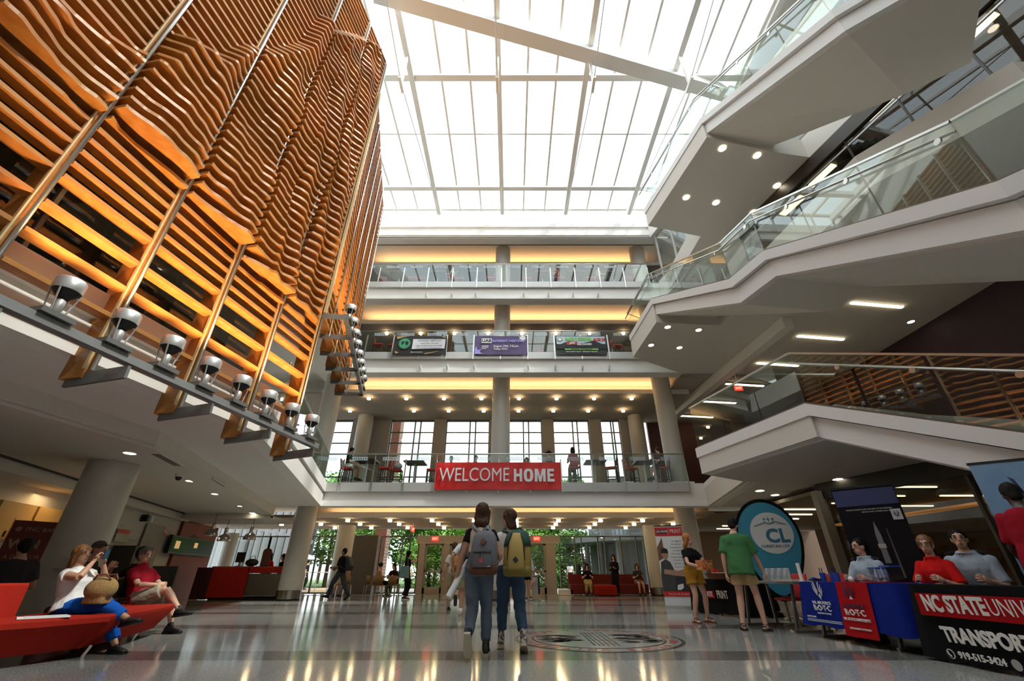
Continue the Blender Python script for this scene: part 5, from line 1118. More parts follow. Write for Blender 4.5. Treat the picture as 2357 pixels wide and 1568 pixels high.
# things on the blue table
CUPB=mat('cup_blue',(.02,.07,.42),.3)
for k,(x,y) in enumerate(((4.95,7.72),(5.0,7.55),(4.92,7.35),(5.1,7.62))):
    t=thing('plastic_cup','blue plastic cup of pens on the blue table, %s'%('farthest','second','nearest','rear')[k],'cup',(x,y,.75)); MB().lathe([(.035,0),(.045,.12),(.040,.118),(.03,.01)],16,cap=False).obj('cup',CUPB,t,smooth='auto')
    if k!=2:
        for j in range(4): MB().tube([(.01*(j-1.5),.01*(j%2),.02),(.02*(j-1.5),.02*(j%2),.19)],.004,5).obj('pen',INKN,t)
for k,(x,y,s_) in enumerate(((5.15,6.80,.78),(5.2,6.62,.88))):
    t=thing('clear_bin','clear plastic bin with blue lid on the blue table, %s'%('left one','right one')[k],'bin',(x,y,.75),R(-85)); MB().box((0,0,.11*s_),(.17*s_,.17*s_,.22*s_)).obj('bin_body',glass_mat('milky_plastic',(.66,.66,.76),1.45) if 'milky_plastic' not in MATS else MATS['milky_plastic'],t); MB().box((0,0,.225*s_),(.19*s_,.19*s_,.02)).obj('bin_lid',CUPB,t)
t=thing('baseball','white baseball on the blue table','ball',(4.88,7.0,.75+.037)); MB().ell((0,0,0),(.037,.037,.037),16,12).obj('ball',INKW,t,smooth=True)
t=thing('sunglasses_pile','small dark giveaway items on the blue table','giveaways',(4.86,7.78,.75)); MB().box((0,0,.02),(.16,.06,.04),.3).obj('case',INKN,t); MB().tube([(-.1,.03,.02),(0,.05,.05),(.1,.03,.02)],.012,6).obj('strap_item',CUPB,t,smooth=True)
# red plastic chairs behind the tables
pc=None
for k,(x,y,r_) in enumerate(((5.15,9.1,100),(5.5,8.55,80),(5.75,10.2,120),(5.9,9.5,70))):
    if pc is None:
        pc=thing('side_chair','','chair',group='red shell chairs behind the tables'); mk('seat_shell',remesh(MB().box((0,0,.45),(.44,.42,.04)).ell((0,0,.47),(.22,.21,.03)),.02,2),CHR,pc,True); mk('back_shell',remesh(MB().hull([(-.2,-.2,.48),(.2,-.2,.48),(.2,-.16,.48),(-.2,-.16,.48)],[(-.19,-.28,.86),(.19,-.28,.86),(.19,-.25,.86),(-.19,-.25,.86)]),.02,2),CHR,pc,True)
        for a in range(5): MB().bar((0,0,.1),(.26*math.cos(2*PI*a/5),.26*math.sin(2*PI*a/5),.05),.03,.03).obj('leg',STEEL,pc)
        MB().lathe([(.025,.08),(.025,.44)],12).obj('stem',STEEL,pc)
        o=pc
    else: o=dup(pc,(0,0,0),0)
    o.location=(x,y,0); o.rotation_euler=(0,0,R(r_)); o['label']='red shell chair behind the display tables, '+('just right of the green shirt','beside the grey table leg','in front of the teal sign','farthest behind')[k]
# ---- stand signs
def pullup(label,loc,rz,wd,ht,m):
    t=thing('pull_up_banner',label,'banner',loc,rz); MB().box((0,0,ht/2+.04),(wd,.012,ht-.06)).obj('sheet',m,t); MB().box((0,.0,.035),(wd+.04,.16,.07)).obj('base',STEEL,t); MB().box((0,0,ht+.02),(wd+.02,.025,.03)).obj('top_bar',BLACK,t); MB().tube([(0,.03,.05),(0,.02,ht)],.01,6).obj('pole',DSTEEL,t); return t
t=pullup('print shop pull-up banner with red heading and a man on it',(4.72,14.0,0),R(-16),.78,2.12,INKW)
S_=FRONT
extr2([(-.39,1.86),(.39,1.86),(.39,2.1),(-.39,2.1)],S_((0,-.008,0))).obj('red_heading',INKR,t); extr2([(-.33,1.93),(-.04,1.93),(-.04,2.03),(-.33,2.03)],S_((0,-.014,0))).obj('black_box',INKB,t); lettering('NC STATE',.075,INKW,t,S_((-.185,-.02,1.98)),.002,.001,sx=.85); lettering('| PRINT',.16,INKW,t,S_((.17,-.02,1.98)),-.001,.001,sx=.75)
for j,s_ in enumerate(('- We deliver','on campus','- Conveniently at','a location','- Pay using your','Campus account','- Friendly staff','- Speedy turn','- Great prices')): lettering(s_,.062,mat('ink_soft',(.16,.16,.18),.7),t,S_((.16,-.012,1.72-.085*j)),0,.001)
extr2([(-.39,1.55),(-.22,1.82),(-.20,1.3),(-.39,1.2)],S_((0,-.011,0))).obj('photo_shop',mat('photo_brown',(.20,.08,.05),.6),t)
SH_=mat('photo_shirt',(.05,.05,.05),.6); SKP=mat('photo_skin',(.45,.24,.15),.6)
extr2([(-.34,.42),(-.06,.42),(.02,.9),(-.08,1.16),(-.2,1.24),(-.34,1.16),(-.39,.8),(-.39,.42)],S_((0,-.016,0))).obj('photo_torso',SH_,t); extr2(circ(-.2,1.38,.095,24,.13),S_((0,-.02,0))).obj('photo_head',SKP,t); extr2([(-.3,1.40),(-.1,1.40),(-.11,1.50),(-.2,1.54),(-.29,1.5)],S_((0,-.024,0))).obj('photo_hair',INKB,t); extr2([(-.3,.86),(.1,.80),(.34,.9),(.36,1.0),(.1,.94),(-.28,.98)],S_((0,-.024,0))).obj('photo_arm',SKP,t)
extr2([(-.39,.30),(.39,.30),(.39,.42),(-.39,.42)],S_((0,-.02,0))).obj('red_strip',INKR,t); lettering('The more ink, the better',.055,INKW,t,S_((.02,-.028,.36)),0,.001); extr2([(-.39,.42),(.39,.42),(.39,.80),(-.39,.80)],S_((0,-.013,0))).obj('dark_panel',mat('photo_dark',(.03,.03,.032),.5),t); extr2([(.0,.46),(.1,.46),(.18,.52),(.18,.62),(.02,.58)],S_((0,-.018,0))).obj('white_mark',INKW,t)
t=pullup('black and navy pull-up banner with a rocket on it',(5.95,7.55,0),R(-42),.86,2.14,mat('rocket_black',(.010,.009,.012),.7,spec=.15)); extr2([(-.42,1.86),(.42,1.86),(.42,2.12),(-.42,2.12)],S_((0,-.008,0))).obj('navy_heading',mat('navy_print',(.035,.045,.14),.5),t)
lettering('IMAGINE ROCKETS LIKE THIS SENT UP ON MISSIONS,',.026,INKW,t,S_((.0,-.014,1.80)),0,.001); lettering('WE DO WHAT OTHERS ONLY DREAM',.026,INKW,t,S_((.12,-.014,1.76)),0,.001); extr2([(.27,1.62),(.40,1.62),(.40,1.78),(.27,1.78)],S_((0,-.012,0))).obj('logo_box',mat('logo_grey',(.55,.57,.60),.6),t); emblem(t,S_((.335,-.018,1.70)),.09,INKN)
extr2([(-.04,1.0),(.04,1.0),(.035,1.42),(0,1.62),(-.035,1.42)],S_((0,-.012,0))).obj('rocket_body',mat('rocket_grey',(.20,.20,.22),.6),t); extr2([(-.05,1.22),(.05,1.22),(.05,1.28),(-.05,1.28)],S_((0,-.016,0))).obj('rocket_band',mat('rocket_light',(.45,.45,.45),.6),t); extr2([(.12,.8),(.15,.8),(.14,1.5),(.13,1.5)],S_((0,-.012,0))).obj('gantry',mat('rocket_dim',(.11,.11,.12),.6),t)
t=pullup('pale blue sky pull-up banner with wing emblem at the right',(6.18,5.27,0),R(-35),.85,2.06,mat('sky_print2',(.16,.32,.58),.5,vary=(2.2,.25,(.30,.48,.70)))); emblem(t,S_((-.05,-.012,1.70)),.32,INKN,INKW); lettering('U.S. AIR FORCE',.075,INKN,t,S_((.0,-.012,1.40)),.001,.001); lettering('R\u00b7O\u00b7T\u00b7C',.15,INKW,t,S_((.02,-.012,1.27)),.004,.001); lettering('WWW.AFROTC.COM',.06,INKW,t,S_((.02,-.012,1.16)),0,.001); extr2([(-.41,.1),(.41,.1),(.41,1.02),(.15,1.08),(-.15,1.0),(-.41,1.06)],S_((0,-.009,0))).obj('ocean_print',mat('ocean_print',(.015,.06,.11),.5,vary=(6,.2,(.10,.20,.26))),t)
# teal egg-shaped flag sign
fl=thing('flag_sign','tall teal egg-shaped flag sign with black edge and white disc','sign',(5.42,9.85,0),R(-20))
def egg(s,n=40): return [(s*.62*math.sin(2*PI*k/n)*(1 if math.cos(2*PI*k/n)>0 else 1-.28*abs(math.cos(2*PI*k/n))**1.5),1.52+s*(.78 if math.cos(2*PI*k/n)>0 else 1.15)*math.cos(2*PI*k/n)) for k in range(n)]
extr2(list(reversed(egg(1.))),S_((0,.02,0)),-.02,.02).obj('black_edge',CBLK,fl); extr2(list(reversed(egg(.91))),S_((0,-.004,0))).obj('teal_panel',mat('teal_print',(.025,.22,.33),.6),fl); extr2(list(reversed(circ(.08,1.62,.40))),S_((0,-.012,0))).obj('white_disc',mat('disc_white',(.55,.56,.55),.6),fl)
TEA=mat('teal_ink',(.02,.13,.20),.6); lettering('CL',.36,TEA,fl,S_((.17,-.02,1.55)),.012,.001); lettering('CHRISTIAN LIFE',.075,TEA,fl,S_((.08,-.02,1.36)),.001,.001)
for x in (.0,.08,.16): extr2([(x-.006,1.82),(x+.006,1.82),(x+.006,1.92),(x-.006,1.92)],S_((0,-.02,0))).obj('cross_mark',TEA,fl); extr2([(x-.03,1.88),(x+.03,1.88),(x+.03,1.892),(x-.03,1.892)],S_((0,-.02,0))).obj('cross_mark',TEA,fl)
extr2([(-.22,1.76),(.0,1.83),(.08,1.80),(.2,1.84),(.38,1.78),(.38,1.765),(.2,1.825),(.08,1.785),(.0,1.815),(-.22,1.745)],S_((0,-.02,0))).obj('hill_mark',TEA,fl); MB().box((0,.05,.02),(.6,.5,.03)).obj('foot_plate',DSTEEL,fl); MB().tube([(0,.05,.02),(0,.03,.5)],.02,8).obj('pole',DSTEEL,fl)
# ---- far red seating and cafe tables
fs=thing('lounge_sofa','dark red long sofa by the far right windows','sofa',(4.5,23.0,0)); DR=mat('far_red',(.16,.012,.008),.8)
MB().box((0,.0,.24),(3.6,.8,.4)).obj('seat',DR,fs); MB().box((0,.35,.6),(3.6,.18,.5)).obj('backrest',DR,fs); MB().box((-2.0,0,.12),(.6,.8,.22)).obj('white_end',INKW,fs)
ot=thing('ottoman','low bright red ottoman in front of the far sofa','ottoman',(4.15,21.9,0)); mk('cushion',remesh(MB().box((0,0,.23),(.95,.7,.4)),.04,3),SOFA,ot,True); MB().box((0,0,.02),(.7,.5,.05)).obj('plinth',BLACK,ot)
CAF=mat('cafe_wicker',(.22,.13,.05),.7)
def cafe_chair(x,y,rz,lab):
    t=thing('cafe_chair',lab,'chair',(x,y,0),R(rz),'wicker cafe chairs'); MB().box((0,0,.44),(.44,.44,.04)).obj('seat',CAF,t); mk('backrest',MB().loft([[(.22*math.sin(a),-.2*math.cos(a)-.02,z) for a in [-1.2+.3*i for i in range(9)]]+[(.19*math.sin(a),-.17*math.cos(a)-.02,z) for a in [1.2-.3*i for i in range(9)]] for z in (.46,.8)]).mesh(),CAF,t,True)
    for a,b in ((-.2,-.2),(.2,-.2),(-.2,.2),(.2,.2)): MB().bar((a*1.1,b*1.1,0),(a,b,.43),.025,.025).obj('leg',STEEL,t)
cafe_chair(-5.75,21.0,10,'wicker cafe chair nearest the hall by the far left window'); cafe_chair(-5.15,21.15,-15,'wicker cafe chair beside the woman in black'); cafe_chair(-6.25,21.6,-60,'wicker cafe chair at the left of the cafe table')
t=thing('cafe_table','small cafe table by the far left window','table',(-5.5,21.75,0)); MB().lathe([(.4,.72),(.4,.75)],28).obj('tabletop',CAF,t); MB().lathe([(.03,.03),(.03,.72)],12).obj('stem',DSTEEL,t); MB().lathe([(.22,0),(.2,.03)],20).obj('base',DSTEEL,t)
# ================================================================ the people
JEAN=cloth('denim_blue',(.095,.125,.17),(.15,.185,.235)); JEAN2=cloth('denim_dark',(.04,.075,.135),(.07,.115,.19)); CREAM=cloth('cream_top',(.62,.55,.46)); TBLK=cloth('black_cloth',(.014,.013,.014)); TWHT=cloth('white_cloth',(.74,.73,.72)); KHAKI=cloth('khaki',(.42,.29,.14),(.48,.34,.18)); OLIVE=cloth('olive_khaki',(.42,.36,.16)); MUST=cloth('mustard',(.42,.21,.03),(.36,.17,.02)); GREEN=cloth('green_tee',(.055,.17,.065),(.07,.20,.08)); REDP=cloth('red_polo',(.33,.012,.025),(.26,.008,.018)); REDS=cloth('scarlet_polo',(.60,.012,.012)); LTBL=cloth('uniform_blue',(.40,.47,.55)); ROYAL=cloth('royal_blue_cloth',(.012,.11,.50),(.01,.08,.40)); GREY=cloth('charcoal_tee',(.045,.045,.05)); STRIPE=mat('striped_cloth',(.55,.43,.26),.85)
_nt=STRIPE.node_tree; _w=_nt.nodes.new('ShaderNodeTexWave'); _w.inputs['Scale'].default_value=9; _r=_nt.nodes.new('ShaderNodeValToRGB'); _r.color_ramp.elements[0].color=(.20,.12,.07,1); _r.color_ramp.elements[1].color=(.60,.50,.32,1); _r.color_ramp.elements[0].position=.25; _r.color_ramp.elements[1].position=.4; _t=_nt.nodes.new('ShaderNodeTexCoord')
_nt.links.new(_t.outputs['Object'],_w.inputs['Vector']); _nt.links.new(_w.outputs['Fac'],_r.inputs[0]); _nt.links.new(_r.outputs[0],_nt.nodes['Principled BSDF'].inputs['Base Color'])
SOLE=mat('cream_sole',(.55,.48,.36),.7); SHG=mat('grey_canvas',(.16,.14,.13),.8); SHZ=mat('zebra_canvas',(.10,.09,.085),.8,vary=(25,.05,(.6,.55,.48))); SHW=mat('pale_shoe',(.42,.36,.30),.7); SBR=mat('brown_leather',(.16,.05,.025),.6); SBK=mat('black_shoe',(.012,.012,.012),.6)
# the two women walking away in the middle
L1=(-.42,6.12,0)
_,w1=person('woman walking away in cream crop top and grey-blue jeans, grey backpack on',L1,R(-3),1.71,pelvis=(0,0,.93),lean=3,side=2,hands=[(-.31,.04,.73),(.22,.22,1.0)],feet=[(-.06,-.30,.15,0,-60),(.10,.12,0,2,0)],skin='tan',female=True,hair=('long','brown',-.36),top=[dict(m=TBLK,sleeve=.42,hem=.22,g=.012),dict(m=CREAM,sleeve=0,hem=.16,g=.019,name='vest')],bottom=dict(m=JEAN,len=1.86,rise=.15,g=.010),shoes=dict(m=SBK,sole=SOLE,high=.12),vox=.011,palm=[(.6,.7,0),(-1,0,0)],curl=.75)
backpack('grey canvas backpack with brown base and diamond patch',L1,R(-6),(.10,-.165,1.09),1.06,mat('pack_grey',(.15,.15,.165),.85,bump=(60,.2)),base=mat('pack_brown',(.14,.045,.018),.7),strap=mat('strap_grey',(.27,.28,.30),.8),shoulders=[w1['SH'][0],w1['SH'][1]],lean=4)
t=thing('paper_roll','white rolled paper tube carried in her left hand','paper roll',L1,R(-3)); MB().tube([(-.36,-.05,.60),(-.16,.16,1.0)],.042,14).obj('roll',INKW,t,smooth='auto')
L2_=(-.02,6.58,0)
_,w2=person('woman walking away with head turned left, yellow and green backpack on',L2_,R(4),1.69,pelvis=(0,0,.925),lean=4,head=(62,-4),hands=[(-.20,.22,.95),(.30,.06,.80)],feet=[(-.11,.20,0,0,0),(.15,-.22,.05,-6,-24)],skin='light',female=True,hair=('bob','brown'),top=dict(m=TWHT,sleeve=1.6,hem=.02,g=.02),bottom=dict(m=JEAN2,len=1.72,rise=.12,g=.012,flare=.2),shoes=dict(m=SHZ,sole=SOLE,high=.15),vox=.011,face=True,curl=.7)
backpack('large mustard yellow and dark green backpack',L2_,R(-8),(.13,-.175,1.10),1.18,mat('pack_mustard',(.36,.24,.055),.75,bump=(40,.3)),pocket=mat('pack_gold',(.46,.32,.09),.7),strap=mat('strap_green',(.02,.065,.05),.8),base=mat('pack_base_olive',(.30,.22,.04),.75),style=1,shoulders=[w2['SH'][0],w2['SH'][1]],lean=6)
t=thing('tablet','black tablet case held low in her right hand','tablet',L2_,R(4)); MB().box((.36,.05,.72),(.025,.15,.21),.3).obj('case',BLACK,t); MB().box((.352,.05,.715),(.012,.145,.2),.3).obj('pages',INKW,t)
L3_=(-1.08,11.5,0)
_,w3=person('tall man walking away in white tee and olive shorts, black backpack on',L3_,0,1.86,lean=2,hands=[(-.33,-.02,.98),(.25,.12,.95)],poles=[(-.6,-1,0),(.4,-1,-.3)],feet=[(-.10,-.05,0,0,0),(.12,.22,.0,0,0)],skin='tan',hair=('crop','auburn'),top=dict(m=TWHT,sleeve=.75,hem=-.1,g=.026),bottom=dict(m=OLIVE,len=.85,g=.03,flare=1.2),shoes=dict(m=SHW,sole=SOLE,sock=.16),vox=.014)
backpack('black backpack on the tall man in white',L3_,0,(.02,-.20,1.28),1.12,mat('pack_black',(.02,.02,.022),.6,bump=(30,.4)),style=2,shoulders=w3['SH'])
L4_=(-1.62,13.4,0)
_,w4=person('person walking away in cream tee and striped shorts with orange backpack',L4_,R(3),1.66,hands=[(-.28,.0,.78),(.24,.1,.8)],feet=[(-.09,.1,0,0,0),(.12,-.42,.24,0,-70)],skin='tan',female=True,hair=('short','brown'),top=dict(m=CREAM,sleeve=.6,hem=-.04,g=.022),bottom=dict(m=STRIPE,len=.75,g=.03,flare=1.),shoes=dict(m=SBK,sole=mat('dark_sole',(.06,.06,.05),.7)),vox=.016)
backpack('small orange backpack above striped shorts',L4_,R(3),(.1,-.18,1.10),.95,mat('pack_orange',(.36,.14,.02),.7),style=2,shoulders=w4['SH'])
L5=(.62,18.5,0)
_,w5=person('woman in black shorts and long dark hair walking to the doors',L5,R(0),1.66,feet=[(-.08,.05,0,0,0),(.09,-.1,.02,0,-10)],skin='light',female=True,hair=('long','dark',-.25),top=dict(m=cloth('olive_tank',(.25,.27,.08)),sleeve=0,hem=0.),bottom=dict(m=TBLK,len=.5,g=.024),shoes=dict(m=SBK,sole=TRIM),vox=.018)
backpack('dusty pink backpack on the woman by the doors',L5,0,(0,-.19,1.12),1.05,mat('pack_pink',(.20,.045,.055),.7),style=2,shoulders=w5['SH'])
# sofa group
_,s1=person('seated woman in white top and royal blue trousers with crossed legs',(-5.62,6.28,0),R(-90),1.62,pelvis=(0,.10,.49),lean=-20,head=(-6,10),hands=[(-.02,.24,.98),(.09,.20,1.0)],poles=[(-.6,.2,-1),(.8,.1,-1)],feet=[(-.10,.74,0,-12,0),(.02,.86,.29,-8,12)],knees=[(0,1,.6),(0,.7,1)],skin='tan',female=True,bulk=1.22,hair=('bob','auburn'),top=dict(m=TWHT,sleeve=.22,hem=-.02,g=.03),bottom=dict(m=ROYAL,len=1.80,g=.014,flare=.3,rise=.06),shoes=dict(m=SBK),vox=.011,face=True,palm=[(.6,0,.7),(-.6,0,.7)],curl=.9)
bg=thing('straw_bag','round woven straw handbag on the lap of the seated woman','handbag',(-5.12,6.12,.62)); mk('bag_body',remesh(MB().ell((0,0,.07),(.19,.12,.135),20,14).box((0,0,-.06),(.24,.16,.06)),.012,3),mat('straw',(.38,.22,.075),.8,bump=(120,.9),vary=(40,.2,(.46,.29,.11))),bg,True)
for y in (-.05,.05): MB().tube([(-.10,y,.17),(-.05,y*1.6,.22),(.06,y*1.6,.23),(.12,y,.17)],.010,6).obj('bag_handle',SBR,bg,smooth=True)
t=thing('phone','blue-edged phone in the raised hands of the seated woman','phone',(-5.32,6.22,1.06)); MB().box((0,0,.02),(.012,.07,.12),0).obj('case',mat('phone_blue',(.015,.05,.075),.4),t)
_,s2=person('seated man in dark red polo and khaki shorts with crossed legs',(-6.22,8.2,0),R(-88),1.76,pelvis=(0,.06,.49),lean=-20,head=(-14,-2),hands=[(-.06,.34,.68),(.10,.34,.70)],poles=[(-1,-.2,-.5),(1,-.2,-.5)],feet=[(-.14,.62,0,0,0),(-.02,.76,.24,-6,8)],knees=[(0,1,.6),(0,.7,1)],skin='light',hair=('crop','grey'),bulk=1.1,top=dict(m=REDP,sleeve=.7,hem=-.08,g=.022,collar=True),bottom=dict(m=cloth('stone_shorts',(.42,.38,.29)),len=.85,g=.026,flare=.8),shoes=dict(m=SBK,high=.11,sock=.10,sockm=SBK),vox=.011,face=True)
person('seated person in charcoal tee seen from behind, left of the thick column',(-7.5,7.25,0),R(38),1.74,pelvis=(0,0,.55),lean=6,head=(30,-8),feet=[(-.12,.5,0,0,0),(.12,.5,0,0,0)],hands=[(-.2,.3,.7),(.2,.3,.7)],skin='tan',hair=('short','dark'),bulk=1.1,top=dict(m=GREY,sleeve=.7,hem=-.08,g=.024),bottom=dict(m=TBLK),vox=.016)
person('person with yellow hair and pale top at the left picture edge',(-7.02,6.1,0),R(60),1.65,pelvis=(0,0,.55),feet=[(-.12,.5,0,0,0),(.12,.5,0,0,0)],hands=[(-.2,.3,.7),(.2,.3,.7)],female=True,hair=('long','blonde',-.2),top=dict(m=cloth('yellow_top',(.55,.50,.28)),sleeve=.6,hem=-.05),bottom=dict(m=JEAN),vox=.02,detail=False)
person('person in a grey cap behind the seated woman',(-6.72,7.62,0),R(-60),1.72,pelvis=(0,0,.55),lean=2,head=(-20,0),feet=[(-.12,.5,0,0,0),(.12,.5,0,0,0)],hands=[(-.12,.28,.95),(.12,.28,.95)],skin='tan',hair=('cap','dark',cloth('cap_grey',(.10,.09,.08))),top=dict(m=GREY,sleeve=.7),bottom=dict(m=TBLK),vox=.018)
person('dark haired person beyond the cap wearer, turned away',(-7.62,9.75,0),R(-30),1.74,pelvis=(0,0,.55),feet=[(-.12,.5,0,0,0),(.12,.5,0,0,0)],skin='tan',hair=('short','dark'),top=dict(m=TBLK,sleeve=.7),bottom=dict(m=TBLK),vox=.02)
for i,(x,y) in enumerate(((-7.55,7.2),(-7.07,6.05),(-6.76,7.58),(-7.64,9.7))):
    o=thing('lounge_stool','low dark lounge stool behind the red sofa, %s'%('under the charcoal tee','under the yellow-haired person','under the cap wearer','under the far dark-haired person')[i],'stool',(x,y,0)); MB().lathe([(.2,.0),(.23,.05),(.23,.40),(.2,.43)],22).obj('cushion',mat('stool_dark',(.06,.012,.01),.8),o,smooth='auto'); MB().lathe([(.18,0),(.18,.02)],22).obj('plinth',BLACK,o)
person('person in pale jeans whose knee shows at the left edge',(-5.98,4.78,0),R(-62),1.72,pelvis=(0,0,.56),lean=-6,feet=[(-.14,.52,0,0,0),(.14,.52,0,0,0)],hands=[(-.15,.3,.72),(.15,.3,.72)],hair=('short','brown'),top=dict(m=GREY,sleeve=.7),bottom=dict(m=cloth('denim_pale',(.20,.28,.38))),vox=.02)
# stands on the right
_,b1_=person('woman in black blouse and mustard shorts holding a patterned box',(3.79,10.12,0),R(-158),1.64,head=(24,0),hands=[(-.09,.34,1.02),(.09,.34,.98)],poles=[(-1,-.3,-.6),(1,-.3,-.6)],feet=[(-.17,.0,0,8,0),(.17,.02,0,-12,0)],skin='light',female=True,hair=('long','red',-.22),top=dict(m=TBLK,sleeve=.55,hem=.0,g=.02),bottom=dict(m=MUST,len=.52,g=.03,flare=1.2,rise=.14),shoes=dict(m=SBR,sandal=True),vox=.012,face=True,palm=[(1,0,.3),(-1,0,.3)],curl=.5)
t=thing('gift_box','red and gold patterned box held by the woman in black','box',(3.93,9.80,.93),R(-150)); MB().box((0,0,.08),(.27,.20,.17)).obj('carton',mat('carton_gold',(.56,.06,.02),.6,vary=(22,.05,(.66,.36,.12))),t); MB().box((0,0,.168),(.275,.205,.012)).obj('patterned_lid',mat('carton_red',(.60,.05,.02),.5,vary=(18,.06,(.70,.36,.22))),t)
_,g1=person('man in green tee and khaki shorts leaning over the brochure table',(4.18,8.78,0),R(-34),1.84,lean=9,head=(-6,-22),hands=[(-.27,.0,.86),(.34,.22,.84)],feet=[(-.16,-.06,0,18,0),(.18,.02,0,-14,0)],skin='light',hair=('crop','dark'),bulk=1.0,top=dict(m=GREEN,sleeve=.8,hem=-.15,g=.045),bottom=dict(m=KHAKI,len=.62,g=.016,flare=1.4),shoes=dict(m=SBK,sandal=True),vox=.012)
person('bearded man in black bending over the print table',(6.08,11.5,0),R(75),1.80,pelvis=(0,-.1,.95),lean=38,head=(0,-18),hands=[(-.15,.5,.86),(.2,.48,.86)],skin='tan',hair=('crop','grey'),extras=['beard'],top=dict(m=TBLK,sleeve=.8,g=.026),bottom=dict(m=TBLK),vox=.016)
person('cadet with moustache in pale blue uniform seated behind the blue table',(5.72,7.72,0),R(112),1.78,pelvis=(0,0,.56),lean=2,head=(-24,2),hands=[(-.16,.36,.78),(.16,.36,.78)],feet=[(-.12,.45,0,0,0),(.12,.45,0,0,0)],skin='light',hair=('crop','dark'),extras=['moustache'],top=dict(m=LTBL,sleeve=.75,hem=-.06,g=.022,collar=True),bottom=dict(m=INKN),vox=.012,face=True)
person('woman in scarlet polo and glasses seated beside the older cadet',(5.74,6.5,0),R(118),1.70,pelvis=(0,0,.56),lean=3,head=(10,2),hands=[(-.14,.32,.78),(.14,.32,.78)],feet=[(-.12,.42,0,0,0),(.12,.42,0,0,0)],skin='light',female=True,hair=('pony','auburn'),extras=['glasses'],top=dict(m=REDS,sleeve=.8,hem=-.06,g=.024,collar=True),bottom=dict(m=TBLK),vox=.012,face=True)
person('older cadet in pale blue uniform leaning in at the right',(6.18,6.42,0),R(124),1.82,pelvis=(0,0,.58),lean=12,head=(12,4),hands=[(-.16,.36,.78),(.2,.34,.78)],feet=[(-.12,.45,0,0,0),(.12,.45,0,0,0)],skin='light',hair=('crop','dark'),bulk=1.12,top=dict(m=LTBL,sleeve=.8,hem=-.06,g=.024,collar=True),bottom=dict(m=INKN),vox=.012,face=True)
for i,(x,y) in enumerate(((5.76,7.74),(5.8,6.54),(6.22,6.46))):
    o=dup(pc,(x,y,0),R(110),'red shell chair under the %s'%('moustached cadet','woman in scarlet','older cadet')[i])
EP=mat('epaulette',(.02,.02,.035),.6)
for nm,(x,y,z_,rz_) in (('moustached',(5.72,7.72,1.075,112)),('older',(6.14,6.42,1.115,124))):
    t=thing('epaulettes','dark shoulder boards on the %s cadet'%nm,'shoulder boards',(x,y,z_),R(rz_))
    for sx in (-1,1): MB().box((sx*.165,.0,.0),(.10,.06,.02),0,Matrix.Rotation(R(sx*16),3,'Y')).obj('board',EP,t)
person('person in red shirt with black hair at the right picture edge',(5.58,4.98,0),R(-60),1.80,lean=12,head=(30,-20),hands=[(-.2,.3,.9),(.2,.3,.9)],skin='dark',hair=('crop','dark'),top=dict(m=REDP,sleeve=.8,hem=-.08,g=.026),bottom=dict(m=KHAKI),vox=.014)
# far side of the hall
LB=(-4.16,19.1,0); person('woman all in black with raised arms by the far left window',LB,R(-68),1.70,hands=[(-.04,.30,1.36),(.06,.32,1.32)],poles=[(-1,.2,-.2),(1,.2,-.2)],skin='light',female=True,hair=('long','dark',-.3),top=dict(m=TBLK,sleeve=.4),bottom=dict(m=TBLK,len=1.9,flare=1.5,g=.024),shoes=dict(m=SBK,sole=TRIM),vox=.018)
t=thing('tote_bag','pale teal tote bag hung on the woman in black','bag',(-4.2,18.86,.72),R(-10)); mk('bag_body',remesh(MB().hull([(-.20,-.05,0),(.20,-.05,0),(.20,.05,0),(-.20,.05,0)],[(-.17,-.03,.42),(.17,-.03,.42),(.17,.03,.42),(-.17,.03,.42)]),.02,2),mat('tote_teal',(.16,.27,.27),.8),t,True); MB().tube([(-.12,0,.4),(-.03,.1,.72),(.05,.1,.72),(.12,0,.4)],.012,6).obj('bag_strap',MATS['tote_teal'],t,smooth=True)
LW=(-6.72,19.0,0); _,wk=person('man in dark clothes with black backpack striding left',LW,R(82),1.78,hands=[(-.16,.34,1.08),(.18,.34,1.05)],feet=[(-.08,.40,0,0,8),(.08,-.38,.06,0,-30)],skin='brown',hair=('crop','dark'),top=dict(m=TBLK,sleeve=.8,g=.024),bottom=dict(m=cloth('slate_jeans',(.04,.055,.06)),flare=.5),shoes=dict(m=SBK),vox=.018); backpack('black backpack on the striding man',LW,R(82),(0,-.20,1.22),1.1,MATS['pack_black'],style=2,shoulders=wk['SH'])
def seat_person(label,x,y,z,rz,top,bottom,hair,H=1.7,ph=.55,female=False,skin='light',short=False,vox=.024,hands=None,lean=4):
    person(label,(x,y,z),R(rz),H,pelvis=(0,0,ph),lean=lean,head=(random.uniform(-15,15),-6),hands=hands or [(-.14,.34,ph+.22),(.14,.34,ph+.22)],feet=[(-.11,.46,max(0,ph-.56),0,0),(.11,.44,max(0,ph-.56),0,0)],skin=skin,female=female,hair=hair,top=dict(m=top,sleeve=.7,hem=-.06),bottom=dict(m=bottom,len=.7 if short else 1.9,g=.018),vox=vox,detail=False)
seat_person('person in tan top seated at the cafe table, left one',-6.05,21.95,0,-70,cloth('tan_top',(.36,.24,.15)),TBLK,('bun','dark')); seat_person('dark haired woman seated at the cafe table, right one',-5.45,22.35,0,170,TBLK,TBLK,('long','dark',-.25),female=True)
cafe_chair(-6.05,21.92,-70,'wicker cafe chair under the person in tan'); cafe_chair(-5.45,22.38,170,'wicker cafe chair behind the small cafe table'); cafe_chair(-7.3,21.3,60,'wicker cafe chair in the dark corner behind the striding man')
seat_person('person in pale shorts seated in the dark corner behind the striding man',-7.3,21.3,0,60,cloth('tan_top2',(.30,.20,.14)),KHAKI,('short','dark'),short=True)
